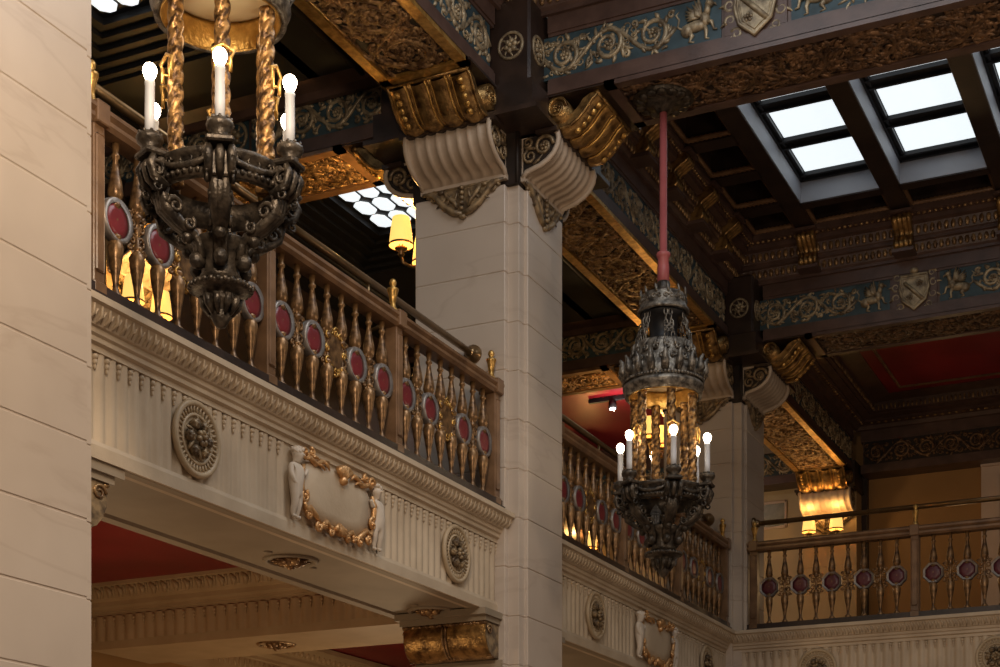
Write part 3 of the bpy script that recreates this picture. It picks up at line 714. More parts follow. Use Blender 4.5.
def gallery_front(loc, f, L, label, ros, cart, inner=True, soff=()):
    t = thing('gallery_front', loc, label, 'balcony', 'cream gallery fronts')
    f0 = f
    def f(o, z, s): x, y, zz = f0(o, z, s); return (x-loc[0], y-loc[1], zz-loc[2])
    b = MB(); b.prism(FP, f, 0, L); b.build('cornice', 'stone', t)
    b = MB(); n = round(L/.062)
    for k in range(n):
        s = (k+.5)*L/n
        p0, p1, p2 = f(.078,2.997,s), f(.108,3.03,s+.012), f(.130,3.068,s-.010)
        b.tube([p0,p1,p2], [.007,.011,.005], 5)
        b.tube([f(.082,3.0,s+L/n*.5), f(.118,3.055,s+L/n*.5)], [.004,.008], 4)
    b.build('leaf_band', 'stone', t)
    segs = [(0.,L)] if not cart else [(0.,cart[0]),(cart[1],L)]
    for s0, s1 in segs:
        b = MB(); n = put_flutes(b, f, s0, s1, 2.425, 2.89); bellflowers(b, f, s0, s1, n, 2.885)
        b.build('fluted_panel', 'stone', t)
    b = MB()
    b.prism([(-.10,2.332),(.02,2.332),(.02,2.40),(.012,2.425),(-.10,2.425)], f, 0, L)
    b.build('fascia', 'stone', t)
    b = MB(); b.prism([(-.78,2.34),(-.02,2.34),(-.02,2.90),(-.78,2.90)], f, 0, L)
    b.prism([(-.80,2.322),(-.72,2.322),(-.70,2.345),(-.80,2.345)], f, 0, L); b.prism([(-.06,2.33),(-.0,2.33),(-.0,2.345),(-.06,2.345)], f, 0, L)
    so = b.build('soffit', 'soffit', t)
    for s in soff:
        b = MB(); b.tf = lambda x,y,h: f(-.41+y, 2.338-h, s+x)
        b.tube([(.17*math.cos(2*PI*k/24), .17*math.sin(2*PI*k/24), 0) for k in range(24)], .02, 5, closed=True)
        b.ell((.27,0,0),.035,.03,.012); b.ell((-.27,0,0),.035,.03,.012)
        sr = b.build('soffit_rosette', 'soffit', so)
        b2 = MB(); b2.tf = b.tf; flower(b2,0,0,.10,7,.01); flower(b2,0,0,.05,6,.03)
        for k in range(10): leaf(b2, .06*math.cos(k*.63), .06*math.sin(k*.63), k*.63, .08, .018, .8, .01)
        b2.build('soffit_flower', 'carve', so)
    for s in ros: make_rosette(t, f, s, 2.655, .20)
    if cart: cartouche(t, f, *cart)
    return t
XF = -5.45
gallery_front((XF, 6.32, 2.33), lambda o,z,s: (XF+o, 6.32+s, z), 5.07, 'cream fluted gallery front at left with gilt-framed panel and two cherubs, under the near balustrade', (1.08,4.30), (1.99,3.14), soff=(2.72,4.72))
gallery_front((XF, 12.27, 2.33), lambda o,z,s: (XF+o, 12.27+s, z), 5.10, 'cream fluted gallery front between the middle and farthest columns, below the far lantern', (1.12,4.32), (2.09,3.24), soff=(2.72,4.72))
YF = 17.37
gallery_front((XF, YF, 2.33), lambda o,z,s: (XF+s, YF-o, z), 6.4, 'cream fluted gallery front across the end of the hall at lower right', (1.04,2.94,4.84), None)
# cream beams under the left gallery
def under_beam(y, label):
    L = 3.25; x0 = -9.5
    t = thing('under_gallery_beam', (x0, y, 2.33), label, 'beam', 'cream beams under the gallery')
    f = lambda o,z,s: (s, -o, z-2.33)
    b = MB(); b.prism([(-.85,2.33),(0,2.33),(0,2.66),(.02,2.66),(.02,2.685),(.06,2.70),(.06,2.74),(.10,2.76),(.14,2.85),(.17,2.86),(.17,2.89),(-.85,2.89)], f, 0, L); b.build('body', 'stonetan', t)
    b = MB(); n = put_flutes(b, lambda o,z,s: f(o+.012,z,s), 0, L, 2.40, 2.62, .11); bellflowers(b, lambda o,z,s: f(o+.012,z,s), 0, L, n, 2.615); b.build('fluted_band', 'stonetan', t)
    b = MB(); k = 0
    for i in range(round(L/.12)):
        s = (i+.5)*.12; b.tube([f(.105,2.765,s),f(.13,2.81,s+.02),f(.15,2.85,s-.015)], [.016,.03,.014], 5)
        b.tube([f(.11,2.77,s+.05),f(.145,2.85,s+.06)], [.008,.018], 4)
    b.build('leaf_band', 'stonetan', t)
    b = MB(); b.tf = lambda x,y_,h: f(-.42+y_, 2.335-h, 1.7+x)
    b.tube([(.16*math.cos(2*PI*k/20), .16*math.sin(2*PI*k/20), 0) for k in range(20)], .02, 5, closed=True); flower(b,0,0,.10,7,.01); b.build('soffit_rosette', 'carve', t)
under_beam(11.38, 'cream fluted beam under the left gallery, in front of the dark red ceiling')
UP = [(0,2.40),(.03,2.40),(.03,2.62),(.05,2.63),(.05,2.66),(.10,2.70),(.10,2.73),(.20,2.82),(.24,2.83),(.24,2.88),(0,2.88)]
cornice('trim_13', (-9.55, 12.24), (0,1), 11, (1,0), UP, [(.15,2.775,.11,.03,.035,.045),(.035,2.56,.09,.012,.022,.05)], ('stonetan','stonetan'))
# gilded consoles under the gallery fronts
def make_lower(loc, rz, label):
    t = thing('gilded_console', loc, label, 'bracket', 'gilded consoles under the gallery fronts', rz)
    pr = [(.53,.03),(.58,.035),(.63,.06),(.67,.11),(.695,.17),(.70,.23),(.685,.29)]
    b = MB(); b.ribbed(pr, fx, -.36, .36, 2, .012, 14)
    b.build('curved_face', 'gilt', t)
    loop = [(.38,.03)]+pr+[(.38,.29)]
    b = MB(); b.prism([(o-.004,z) for o,z in loop], lambda o,z,a:(o,a,z), -.365, .365); b.build('cheek', 'antique', t)
    b = MB()
    for w in (-.012,.012): b.tube([fx(o+.010,z-.004,w) for o,z in pr], .011, 5)
    for w in (-.37,.37):
        b.tf = frame((.64, w, .235), (1,0,0), (0,0,1), (0,1 if w>0 else -1,0)); curl(b, 0, 0, .045, .012, 0, 1.4, .009, .006, 14, 5); b.tf = None
    for zz,oo in ((.285,.69),(.035,.57)):
        b.tube([(oo,-.37,zz),(oo,.37,zz)], .016, 6)
        for k in range(12): b.ell((oo+.012,-.33+.06*k,zz), .016,.024,.014,6,4)
    b.build('moulded_edge', 'carve', t)
    b = MB(); b.box(.44,.78,-.40,.40,.335,.385); b.box(.44,.73,-.38,.38,.295,.336); b.build('abacus', 'soffit', t)
    b = MB(); b.box(.40,.49,-.40,.40,-.05,.02); b.build('ledge', 'soffit', t)
make_lower((CX-.06, CY, 1.945), GR[1], 'gilded console at the bottom of the photo, against the middle column under the gallery soffit')
lw = [o for o in C.objects if o.name.startswith('gilded_console') and o.parent is None][0]
dup(lw, (CX-.12, CY-PITCH, 1.945), GR[2], 'gilded console against the nearest column, only its scrolled edge showing').scale.x = 1.2
dup(lw, (CX-.06, CY, 1.945), GR[2], 'gilded console on the far side of the middle column, at the bottom edge')
# ------------------------------------------------------------------ balustrades
BZ = 3.11
def bal_profile(med=False):
    return [(r*1.3 if .2 < h < .28 or .53 < h < .62 else r*1.15,h) for r,h in [(.028,0),(.030,.02),(.016,.04),(.013,.075),(.018,.12),(.030,.22),(.0345,.275),(.030,.30),(.020,.312),(.027,.322),(.027,.334),(.012,.345),(.011,.40),(.014,.42),(.011,.44),(.012,.475),(.026,.487),(.026,.50),(.018,.512),(.030,.530),(.033,.555),(.029,.60),(.019,.68),(.0125,.735),(.021,.745),(.021,.757),(.014,.768),(.019,.82)]]
def bal_mesh(curls):
    b = MB(); b.lathe(bal_profile(), n=10)
    if curls:
        for sx in (-1,1):
            for sz in (-1,1):
                b.tf = frame((sx*.036,0,.412+sz*.042),(sx,0,0),(0,0,sz),(0,1,0)); curl(b, 0, 0, .032, .009, PI, 1.3, .010, .007, 12, 5); curl(b, .022, .042, .020, .005, 0, 1.2, .009, .006, 10, 5); curl(b, -.004, .072, .016, .005, 2, 1.1, .008, .006, 9, 4)
                b.tf = None
    return b.build('baluster', 'bronze')
bal_plain = bal_mesh(True); bal_simple = bal_mesh(False)
def med_mesh(n, red='redglass'):
    b = MB(); R = .118
    b.lathe([(R-.028,-.020),(R-.006,-.028),(R,-.016),(R,.016),(R-.006,.028),(R-.028,.020),(R-.028,-.020)], n=n, axis='y', smooth=n>12, ph=PI/8)
    m = b.build('medallion', 'ring')
    b = MB(); b.lathe([(0,-.014),(R*.45,-.017),(R-.026,-.012),(R-.026,.012),(R*.45,.017),(0,.014)], n=n, axis='y', ph=PI/8)
    return m, b.build('red_panel', red)
med_r, red_r = med_mesh(28); med_o, red_o = med_mesh(8, 'darkred')
def plaque():
    b = MB(); b.prism([(-.055,-.085),(.055,-.085),(.07,-.05),(.07,.05),(.055,.085),(-.055,.085),(-.07,.05),(-.07,-.05)], lambda p,q,a:(p*1.15,a,q*1.2), -.012, .012)
    p = b.build('cartouche_plaque', 'bronze')
    g = MB()
    for sy in (-1,1):
        for (x,z,r,a) in ((-.085,.07,.028,0),(.085,.07,.028,2),(-.085,-.07,.028,1),(.085,-.07,.028,3),(0,.105,.03,1),(0,-.105,.03,4),(-.088,0,.024,2),(.088,0,.024,0),(-.045,.10,.022,0),(.045,.10,.022,3),(-.045,-.10,.022,1),(.045,-.10,.022,2)):
            g.tf = frame((x*1.15,sy*.012,z*1.2),(1,0,0),(0,0,1),(0,sy,0)); curl(g,0,0,r*1.15,.006,a,1.3,.009,.006,11,5)
    g.tf = None
    return p, g.build('scroll_border', 'brightgilt')
plq, plq_b = plaque()
def fin_mesh():
    b = MB(); b.lathe([(.0,.0),(.036,0),(.036,.02),(.024,.03),(.020,.06),(.026,.10),(.034,.135),(.040,.150),(.040,.165),(.020,.172),(.016,.180),(.024,.195),(.026,.21),(.018,.228),(0,.236)], n=12)
    return b.build('finial', 'brightgilt')
fin = fin_mesh()
def inst(o, parent, loc):
    c = o.copy(); C.objects.link(c); c.parent = parent; c.location = loc; return c
def balustrade(loc, rz, L, posts, secs, label, octo=False, first=(0,0)):
    t = thing('balustrade', loc, label, 'balustrade', 'gallery balustrades', rz)
    x0, x1 = first[0], L
    b = MB(); b.box(x0,x1,-.085,.085,0,.055); b.box(x0,x1,-.065,.065,.055,.105); b.build('base_rail', 'dark', t)
    b = MB(); b.prism([(-.055,.925),(.055,.925),(.075,.945),(.075,.965),(.058,.975),(.082,.995),(.082,1.015),(.05,1.035),(-.05,1.035),(-.082,1.015),(-.082,.995),(-.058,.975),(-.075,.965),(-.075,.945)], lambda p,q,a:(a,p,q), x0, x1)
    b.build('top_rail', 'rail', t)
    pm = None
    for k, s in enumerate(posts):
        if pm is None:
            b = MB(); b.bbox(-.044,.044,-.055,.055,.0,.94,.006); b.bbox(-.052,.052,-.066,.066,0,.12,.008); b.bbox(-.034,.034,-.064,-.05,.17,.88,.01); b.bbox(-.034,.034,.05,.064,.17,.88,.01); b.bbox(-.05,.05,-.088,.088,.925,1.04,.006)
            pm = b.build('post', 'rail', t); pm.location = (s,0,0); p = pm
        else: p = inst(pm, t, (s,0,0))
        inst(fin, p, (0,0,1.04))
    for (s0, pitch, n, meds, cart) in secs:
        for k in range(n):
            s = s0+k*pitch
            inst(bal_simple if k in meds else bal_plain, t, (s,0,.105))
            if k in meds:
                m = inst(med_o if octo else med_r, t, (s,0,.105+.412)); inst(red_o if octo else red_r, m, (0,0,0))
        if cart is not None:
            p = inst(plq, t, (s0+cart*pitch,0,.105+.412)); inst(plq_b, p, (0,0,0))
    return t
SEC = 1.575
def sec8(p): return (p+.06+(SEC-.12-7*.178)/2, .178, 8, (0,2,5,7), 3.5)
XB = -5.45
balustrade((XB, 6.34, BZ), PI/2, 11.36-6.34, [.19,.20+SEC,.21+2*SEC,4.93], [sec8(.22),sec8(.22+SEC),sec8(.22+2*SEC)], 'bronze and wood balustrade at the left, nearest the viewer, with oval red medallions')
balustrade((XB, 12.29, BZ), PI/2, 11.36-6.34, [.19,.20+SEC,.21+2*SEC,4.93], [sec8(.22),sec8(.22+SEC),sec8(.22+2*SEC)], 'bronze and wood balustrade behind the far lantern, between the middle and farthest columns')
YB = 17.52
balustrade((-5.24, YB, BZ), 0, 6.0, [.07,1.86,3.75,5.64], [(.24,.1775,9,(0,2,4,6,8),None),(2.05,.1775,9,(0,2,4,6,8),None),(3.94,.1775,9,(0,2,4,6,8),None)], 'bronze balustrade at the lower right with octagonal dark red medallions in a row', octo=True)
def handrail(loc, rz, L, brs, label, fl=(True,True)):
    t = thing('brass_handrail', loc, label, 'handrail', 'brass safety rails', rz)
    b = MB(); b.tube([(0,0,0),(L,0,0)], .028, 10); b.build('tube', 'brass', t)
    for e, x, sg in ((fl[0],0,1),(fl[1],L,-1)):
        if e:
            b = MB(); b.lathe([(0,0),(.075,0),(.075,sg*.02),(.05,sg*.035),(.04,sg*.07),(.03,sg*.08)], (x,0,0), 16, 'x'); b.build('flange', 'brass', t)
    for s in brs:
        b = MB(); b.tube([(s,0,-.02),(s,0,-.10),(s+.03,0,-.135),(s+.10,0,-.15),(s+.22,.0,-.16),(s+.25,.0,-.19),(s+.25,.06,-.23),(s+.25,.13,-.25)], .013, 6); b.build('rail_bracket', 'brass', t)
handrail((-5.64, 6.34, 4.40), PI/2, 5.0, (.9,3.35), 'dull brass safety rail over the near balustrade, ending against the middle column')
handrail((-5.64, 12.29, 4.40), PI/2, 5.0, (1.7,3.35), 'dull brass safety rail above the balustrade behind the far lantern')
handrail((-5.24, 17.70, 4.40), 0, 6.0, (), 'dull brass safety rail crossing the lower right above the octagonal medallions')
for o in (bal_plain, bal_simple, med_r, red_r, med_o, red_o, plq, plq_b, fin): bpy.data.objects.remove(o)
# ------------------------------------------------------------------ hanging lanterns
def make_chandelier(loc, label, top):
    Z0 = loc[2]; t = thing('hanging_lantern', loc, label, 'chandelier', 'hanging bronze lanterns')
    def z(v): return v-Z0
    b = MB(); b.lathe([(0,z(top)),(.22,z(top)),(.24,z(top-.02)),(.17,z(top-.05)),(.08,z(top-.07)),(.05,z(top-.12)),(0,z(top-.12))], n=24)
    for k in range(14): a = k*2*PI/14; b.ell((.18*math.cos(a),.18*math.sin(a),z(top-.04)),.05,.05,.025,6,4)
    b.build('ceiling_rose', 'iron', t)
    b = MB(); b.lathe([(.029,z(top-.1)),(.029,z(5.13)),(.05,z(5.125)),(.058,z(5.11)),(.05,z(5.09)),(.042,z(5.08)),(.046,z(5.0)),(.047,z(4.90)),(.03,z(4.89))], n=16); b.build('rod', 'redrod', t)
    b = MB(); b.lathe([(.046,z(4.90)),(.055,z(4.88)),(.05,z(4.84)),(.06,z(4.83)),(.048,z(4.79)),(.07,z(4.75)),(.10,z(4.71)),(.12,z(4.66)),(.06,z(4.64))], n=18); b.build('collar', 'iron', t)
    b = MB(); b.lathe([(.165,z(4.79)),(.172,z(4.78)),(.18,z(4.70)),(.198,z(4.675)),(.203,z(4.655)),(.195,z(4.64)),(.175,z(4.65)),(.165,z(4.78))], n=30)
    for k in range(12):
        a = k*PI/6
        b.tf = frame((.178*math.cos(a),.178*math.sin(a),z(4.735)),(-math.sin(a),math.cos(a),0),(0,0,1),(math.cos(a),math.sin(a),0))
        leaf(b,0,.03,PI/2,.07,.014,.3); curl(b,-.02,0,.022,.006,0,1.2,.008,.005,10,5); curl(b,.022,.0,.020,.006,PI,-1.2,.008,.005,10,5); b.tf = None
    b.build('crown', 'silver', t)
    b = MB(); b.lathe([(.17,z(4.645)),(.175,z(4.63)),(.12,z(4.61)),(.105,z(4.5)),(.11,z(4.40)),(.2,z(4.36)),(.0,z(4.355))], n=20); b.build('core_drum', 'black', t)
    for k in range(6):
        b = MB(); a = k*PI/3+PI/6-PI/2
        for da in (-.11,.11):
            for i in range(5):                      # chain links
                f = i/4; r = .165+.055*f; zz = 4.63-.20*f; c = (r*math.cos(a+da*(1+.1*f)), r*math.sin(a+da*(1+.1*f)), z(zz-.02))
                e = (-math.sin(a),math.cos(a),0) if i % 2 == 0 else (math.cos(a),math.sin(a),0)
                b.tube([(c[0]+e[0]*.014*math.cos(q),c[1]+e[1]*.014*math.cos(q),c[2]+.028*math.sin(q)) for q in [2*PI*j/10 for j in range(10)]], .006, 4, closed=True)
        b.tf = frame((.20*math.cos(a),.20*math.sin(a),z(4.475)),(-math.sin(a),math.cos(a),0),(0,0,1),(math.cos(a),math.sin(a),0))
        for sx,sy in ((1,1),(-1,1),(1,-1),(-1,-1)): b.tube([(sx*.02+.016*math.cos(q),sy*.02+.016*math.sin(q),0) for q in [2*PI*j/10 for j in range(10)]], .007, 4, closed=True)
        b.tf = None; b.build('chain_pair', 'silver', t)
    b = MB(); b.lathe([(.225,z(4.40)),(.235,z(4.39)),(.24,z(4.30)),(.262,z(4.26)),(.275,z(4.20)),(.295,z(4.17)),(.30,z(4.13)),(.295,z(4.09)),(.315,z(4.075)),(.318,z(4.05)),(.305,z(4.03)),(.30,z(3.995)),(.275,z(3.995)),(.27,z(4.13)),(.22,z(4.20)),(.21,z(4.40))], n=36)
    rng = random.Random(5)
    for k in range(18):
        a = k*2*PI/18+PI/6; R = .262
        b.tf = frame((R*math.cos(a),R*math.sin(a),z(4.27)),(-math.sin(a),math.cos(a),0),(.25*math.cos(a),.25*math.sin(a),-1),(math.cos(a),math.sin(a),.25))
        curl(b,-.02,.02,.03,.008,rng.uniform(0,6),1.3,.010,.007,11,5); curl(b,.02,-.05,.026,.008,rng.uniform(0,6),-1.3,.010,.007,11,5); leaf(b,0,-.06,-PI/2+rng.uniform(-.4,.4),.075,.018,.5); leaf(b,.01,.05,PI/2,.06,.015,-.5); b.tf = None
    for k in range(18):                              # crest leaves standing proud of the shoulder
        a = (k+.5)*2*PI/18; c, s_ = math.cos(a), math.sin(a)
        b.tube([(.295*c,.295*s_,z(4.13)),(.325*c,.325*s_,z(4.18)),(.322*c,.322*s_,z(4.24)),(.345*c,.345*s_,z(4.275))], [.03,.034,.022,.008], 6)
    for k in range(72):
        a = k*2*PI/72; b.ell((.308*math.cos(a),.308*math.sin(a),z(4.105)),.014,.014,.014,5,4)
    b.build('gallery_crown', 'silver', t)
    b = MB(); b.lathe([(.268,z(3.99)),(.272,z(4.00)),(.262,z(4.12)),(.25,z(4.125)),(.245,z(4.10)),(.262,z(4.0))], n=36); b.build('inner_band', 'brightgilt', t)
    b = MB(); b.lathe([(.0,z(4.135)),(.252,z(4.12)),(.252,z(4.13)),(0,z(4.145))], n=30); b.build('lining', 'alabaster', t)
    for k in range(6):                              # barley-twist columns
        a = k*PI/3+PI/6-PI/2+ .04; cx, cy = .232*math.cos(a), .232*math.sin(a)
        if k == 0:
            b = MB(); n = 90; vs = []; fs = []; q = 20
            for i in range(n+1):
                f = i/n; zz = z(3.33)+.67*f
                for j in range(q):
                    th = 2*PI*j/q; r = .022+.015*abs(math.cos(1.5*(th-f*2*PI*2.9)))**.55; vs.append((r*math.cos(th), r*math.sin(th), zz))
            for i in range(n):
                for j in range(q): fs.append((i*q+j,i*q+(j+1)%q,(i+1)*q+(j+1)%q,(i+1)*q+j))
            b.add(vs, fs, True)
            b.lathe([(.036,z(3.27)),(.04,z(3.28)),(.036,z(3.31)),(.03,z(3.325)),(.036,z(3.335)),(.026,z(3.35))], n=12); b.lathe([(.026,z(3.97)),(.036,z(3.98)),(.036,z(4.0))], n=12)
            tw = b.build('twisted_column', 'twist', t); tw.location = (cx,cy,0)
            b = MB(); P = [(-.034,-.06),(-.034,.0),(-.05,.03),(0,.06),(.05,.03),(.034,.0),(.034,-.06)]
            b.tube([(.045,x,z(3.68)+y) for x,y in P], .009, 5); b.tube([(.0,0,z(3.66)),(.045,-.034,z(3.66))], .007, 4); b.tube([(.0,0,z(3.66)),(.045,.034,z(3.66))], .007, 4)
            st = b.build('arched_bracket', 'brightgilt', tw); tw.rotation_euler = (0,0,a); 
        else:
            w = dup(tw, parent=t); w.location = (cx,cy,0); w.rotation_euler = (0,0,a)
    b = MB(); N = 36
    b.lathe([(.262,z(3.27)),(.30,z(3.285)),(.315,z(3.275)),(.315,z(3.255)),(.295,z(3.245)),(.292,z(3.195)),(.305,z(3.188)),(.31,z(3.175)),(.30,z(3.158)),(.275,z(3.153)),(.27,z(3.24)),(.262,z(3.27))], n=N)
    for k in range(60): a = k*2*PI/60; b.ell((.308*math.cos(a),.308*math.sin(a),z(3.178)),.013,.013,.013,5,4)
    for k in range(6):
        a = k*PI/3-PI/2; 
        b.tf = frame((.294*math.cos(a),.294*math.sin(a),z(3.225)),(-math.sin(a),math.cos(a),0),(0,0,1),(math.cos(a),math.sin(a),0))
        b.tube([(.115*math.cos(q)*1., .028+(-.05)*math.sin(q), -.012+.02*math.sin(q)) for q in [PI*j/8 for j in range(9)]], [.007+.010*math.sin(PI*j/8) for j in range(9)], 6)
        b.tube([(.03*math.cos(q), .012+.018*math.sin(q), .0) for q in [2*PI*j/10 for j in range(10)]], .006, 5, closed=True)
        curl(b,-.09,.015,.018,.005,0,1.2,.007,.005,9,5); curl(b,.09,.015,.018,.005,PI,-1.2,.007,.005,9,5)
        b.tf = None
    b.build('basket_ring', 'iron', t)
    for k in range(6):
        a = k*PI/3+PI/6-PI/2
        if k == 0:
            b = MB()
            b.bbox(.27,.335,-.052,.052,z(3.14),z(3.265),.008); b.bbox(.25,.40,-.062,.062,z(3.262),z(3.29),.008)
            for w in (-.05,0,.05): b.tube([(.30,w,z(3.13)),(.36,w,z(3.17)),(.375,w,z(3.22)),(.36,w,z(3.255))], [.02,.018,.022,.016], 6)
            for w in (-.056,.056):
                b.tf = frame((.345,w,z(3.20)),(1,0,0),(0,0,1),(0,1 if w>0 else -1,0)); curl(b,0,0,.04,.01,0,1.3,.010,.007,12,5); curl(b,.0,-.075,.028,.008,1,1.2,.009,.006,10,5); b.tf = None
            arm = b.build('candle_arm', 'iron', t)
            b = MB(); b.lathe([(.0,z(3.285)),(.035,z(3.285)),(.04,z(3.30)),(.03,z(3.305)),(.055,z(3.325)),(.062,z(3.345)),(.056,z(3.36)),(.03,z(3.362)),(.03,z(3.375)),(0,z(3.375))], (.353,0,0), 16)
            for j in range(10): q = j*PI/5; b.ell((.353+.05*math.cos(q),.05*math.sin(q),z(3.362)),.009,.009,.012,5,4)
            b.build('drip_pan', 'iron', arm)
            b = MB(); b.lathe([(.022,z(3.36)),(.0225,z(3.45)),(.0215,z(3.58)),(.0235,z(3.583)),(.0225,z(3.597)),(.014,z(3.60)),(0,z(3.60))], (.353,0,0), 14); b.build('candle', 'candle', arm)
            b = MB(); b.lathe([(.013,z(3.597)),(.017,z(3.607)),(.026,z(3.622)),(.032,z(3.642)),(.030,z(3.658)),(.021,z(3.672)),(.009,z(3.679)),(0,z(3.680))], (.353,0,0), 14); b.build('bulb', 'bulb', arm)
            arm.rotation_euler = (0,0,a)
        else:
            w = dup(arm, parent=t); w.rotation_euler = (0,0,a)
    for k in range(6):
        a = k*PI/3+PI/6-PI/2
        if k == 0:
            b = MB()
            for w in (-.022,.0,.022):
                b.tube([(.285,w,z(3.17)),(.302,w,z(3.12)),(.285,w*.9,z(3.06)),(.215,w*.8,z(3.01)),(.145,w*.7,z(2.98)),(.115,w*.6,z(2.945)),(.105,w*.6,z(2.88))], [.022,.026,.028,.026,.022,.02,.022], 6)
            b.tf = frame((.25,-.042,z(3.07)),(1,0,0),(0,0,1),(0,-1,0)); curl(b,0,0,.04,.01,0,1.3,.013,.008,12,5); curl(b,-.07,-.06,.03,.008,2,1.3,.011,.007,12,5)
            b.tf = frame((.25,.042,z(3.07)),(1,0,0),(0,0,1),(0,1,0)); curl(b,0,0,.04,.01,0,1.3,.013,.008,12,5); curl(b,-.07,-.06,.03,.008,2,1.3,.011,.007,12,5); b.tf = None
            b.ell((.118,0,z(2.872)),.042,.035,.04); b.ell((.17,0,z(2.962)),.03,.03,.03)
            rib = b.build('scrolled_rib', 'iron', t); rib.rotation_euler = (0,0,a)
        else: inst(rib, t, (0,0,0)).rotation_euler = (0,0,a)
    b = MB(); b.lathe([(0,z(2.975)),(.12,z(2.985)),(.13,z(2.975)),(.12,z(2.95)),(.10,z(2.92)),(.09,z(2.88)),(.085,z(2.84)),(.10,z(2.81)),(.085,z(2.80)),(.075,z(2.79)),(.12,z(2.785)),(.142,z(2.775)),(.142,z(2.765)),(.12,z(2.755)),(.09,z(2.745)),(.08,z(2.73)),(.085,z(2.715)),(.062,z(2.69)),(.045,z(2.665)),(.05,z(2.65)),(.034,z(2.62)),(.022,z(2.60)),(0,z(2.59))], n=24)
    for k in range(28): a = k*2*PI/28; b.ell((.138*math.cos(a),.138*math.sin(a),z(2.772)),.014,.014,.014,5,4)
    for k in range(10): a = k*2*PI/10; b.tube([(.082*math.cos(a),.082*math.sin(a),z(2.73)),(.075*math.cos(a),.075*math.sin(a),z(2.69)),(.05*math.cos(a),.05*math.sin(a),z(2.65))], [.02,.018,.008], 5)
    b.build('bowl_pendant', 'iron', t)
    return t
LB = 2.59
ch = make_chandelier((-4.215, 11.80, LB), 'far bronze lantern on a long red rod, with six lit candle bulbs', 6.335)
ch.rotation_euler.z = .04
dup(ch, (-4.265, 6.00, LB+.045), .085, 'near bronze lantern at the upper left with six lit candle bulbs')
# ------------------------------------------------------------------ twin-shade wall lamps and pilasters
def light(kind, loc, e, col, r=.1, name='lamp_light', **k):
    l = bpy.data.lights.new(name, kind); l.energy = e; l.color = col
    if kind == 'AREA':
        l.shape = 'RECTANGLE'; l.size, l.size_y = k['size']
    else: l.shadow_soft_size = r
    o = bpy.data.objects.new(name, l); C.objects.link(o); o.location = (loc[0], loc[1], loc[2]+EYE)
    if 'rot' in k: o.rotation_euler = k['rot']
    return o
def make_sconce(loc, rz, label):
    t = thing('wall_lamp', loc, label, 'wall lamp', 'twin-shade wall lamps', rz)
    b = MB(); b.tf = frame((.012,0,-.02),(0,1,0),(0,0,1),(1,0,0))
    b.prism([(-.06,-.14),(.06,-.14),(.075,-.06),(.05,.0),(.075,.07),(.04,.15),(0,.19),(-.04,.15),(-.075,.07),(-.05,0),(-.075,-.06)], lambda p,q,a:(p,q,a), -.012, .012)
    for sg in (-1,1):
        curl(b,sg*.04,.06,.035,.008,0,sg*1.3,.010,.007,12,5,.015); curl(b,sg*.04,-.06,.03,.008,PI,sg*1.3,.010,.007,12,5,.015)
    b.build('backplate', 'gilt', t)
    for sg in (-1,1):
        b = MB(); b.tube([(.02,0,-.10),(.10,sg*.05,-.15),(.19,sg*.13,-.17),(.24,sg*.19,-.15),(.25,sg*.20,-.09)], .013, 7)
        b.lathe([(.0,-.10),(.02,-.10),(.03,-.08),(.02,-.06),(.05,-.045),(.055,-.03),(.02,-.025),(.02,.0)], (.25,sg*.20,0), 12)
        a = b.build('arm', 'brass', t)
        b = MB(); b.lathe([(.10,-.01),(.098,.03),(.086,.13),(.072,.22)], (.25,sg*.20,0), 18); b.F = [f for f in b.F if len(f) == 4]; b.S = b.S[:len(b.F)]; b.I = b.I[:len(b.F)]
        b.build('lamp_shade', 'shade', a)
        b = MB(); b.lathe([(.103,-.014),(.105,-.004),(.101,.006)], (.25,sg*.20,0), 18); b.F = [f for f in b.F if len(f) == 4]; b.S = b.S[:len(b.F)]; b.I = b.I[:len(b.F)]
        b.build('shade_trim', 'brass', a)
    return t
def lamp_pair(loc, rz, e):
    c, s = math.cos(rz), math.sin(rz)
    for sg in (-1,1):
        x, y = .27, sg*.20
        light('POINT', (loc[0]+c*x-s*y, loc[1]+s*x+c*y, loc[2]+.26), e, (1.,.56,.17), .03)
ZS = 5.52
sc = make_sconce((CX-.47, CY, ZS), PI, 'glowing yellow-shaded lamp on the left side of the middle column'); lamp_pair((CX-.47, CY, ZS), PI, 20)
dup(sc, (CX-.47, CY+PITCH, ZS), PI, 'glowing yellow-shaded lamp on the farthest column, seen through the far lantern'); lamp_pair((CX-.47, CY+PITCH, ZS), PI, 12)
dup(sc, (CX-.04, 23.68-.45, ZS), -PI/2, 'twin-shade lamp on the lit end-wall pilaster above the right balustrade'); lamp_pair((CX-.04, 23.68-.45, ZS), -PI/2, 3.6)
dup(sc, (-9.34, 11.66, ZS-.09), 0, 'twin-shade lamp glowing behind the near balustrade at left'); lamp_pair((-9.34, 11.66, ZS-.09), 0, 6.5)
dup(sc, (-9.6, 23.68-.45, ZS+.1), -PI/2, 'twin-shade lamp in the far gallery corner behind the second balustrade'); lamp_pair((-9.6, 23.68-.45, ZS+.1), -PI/2, 16)
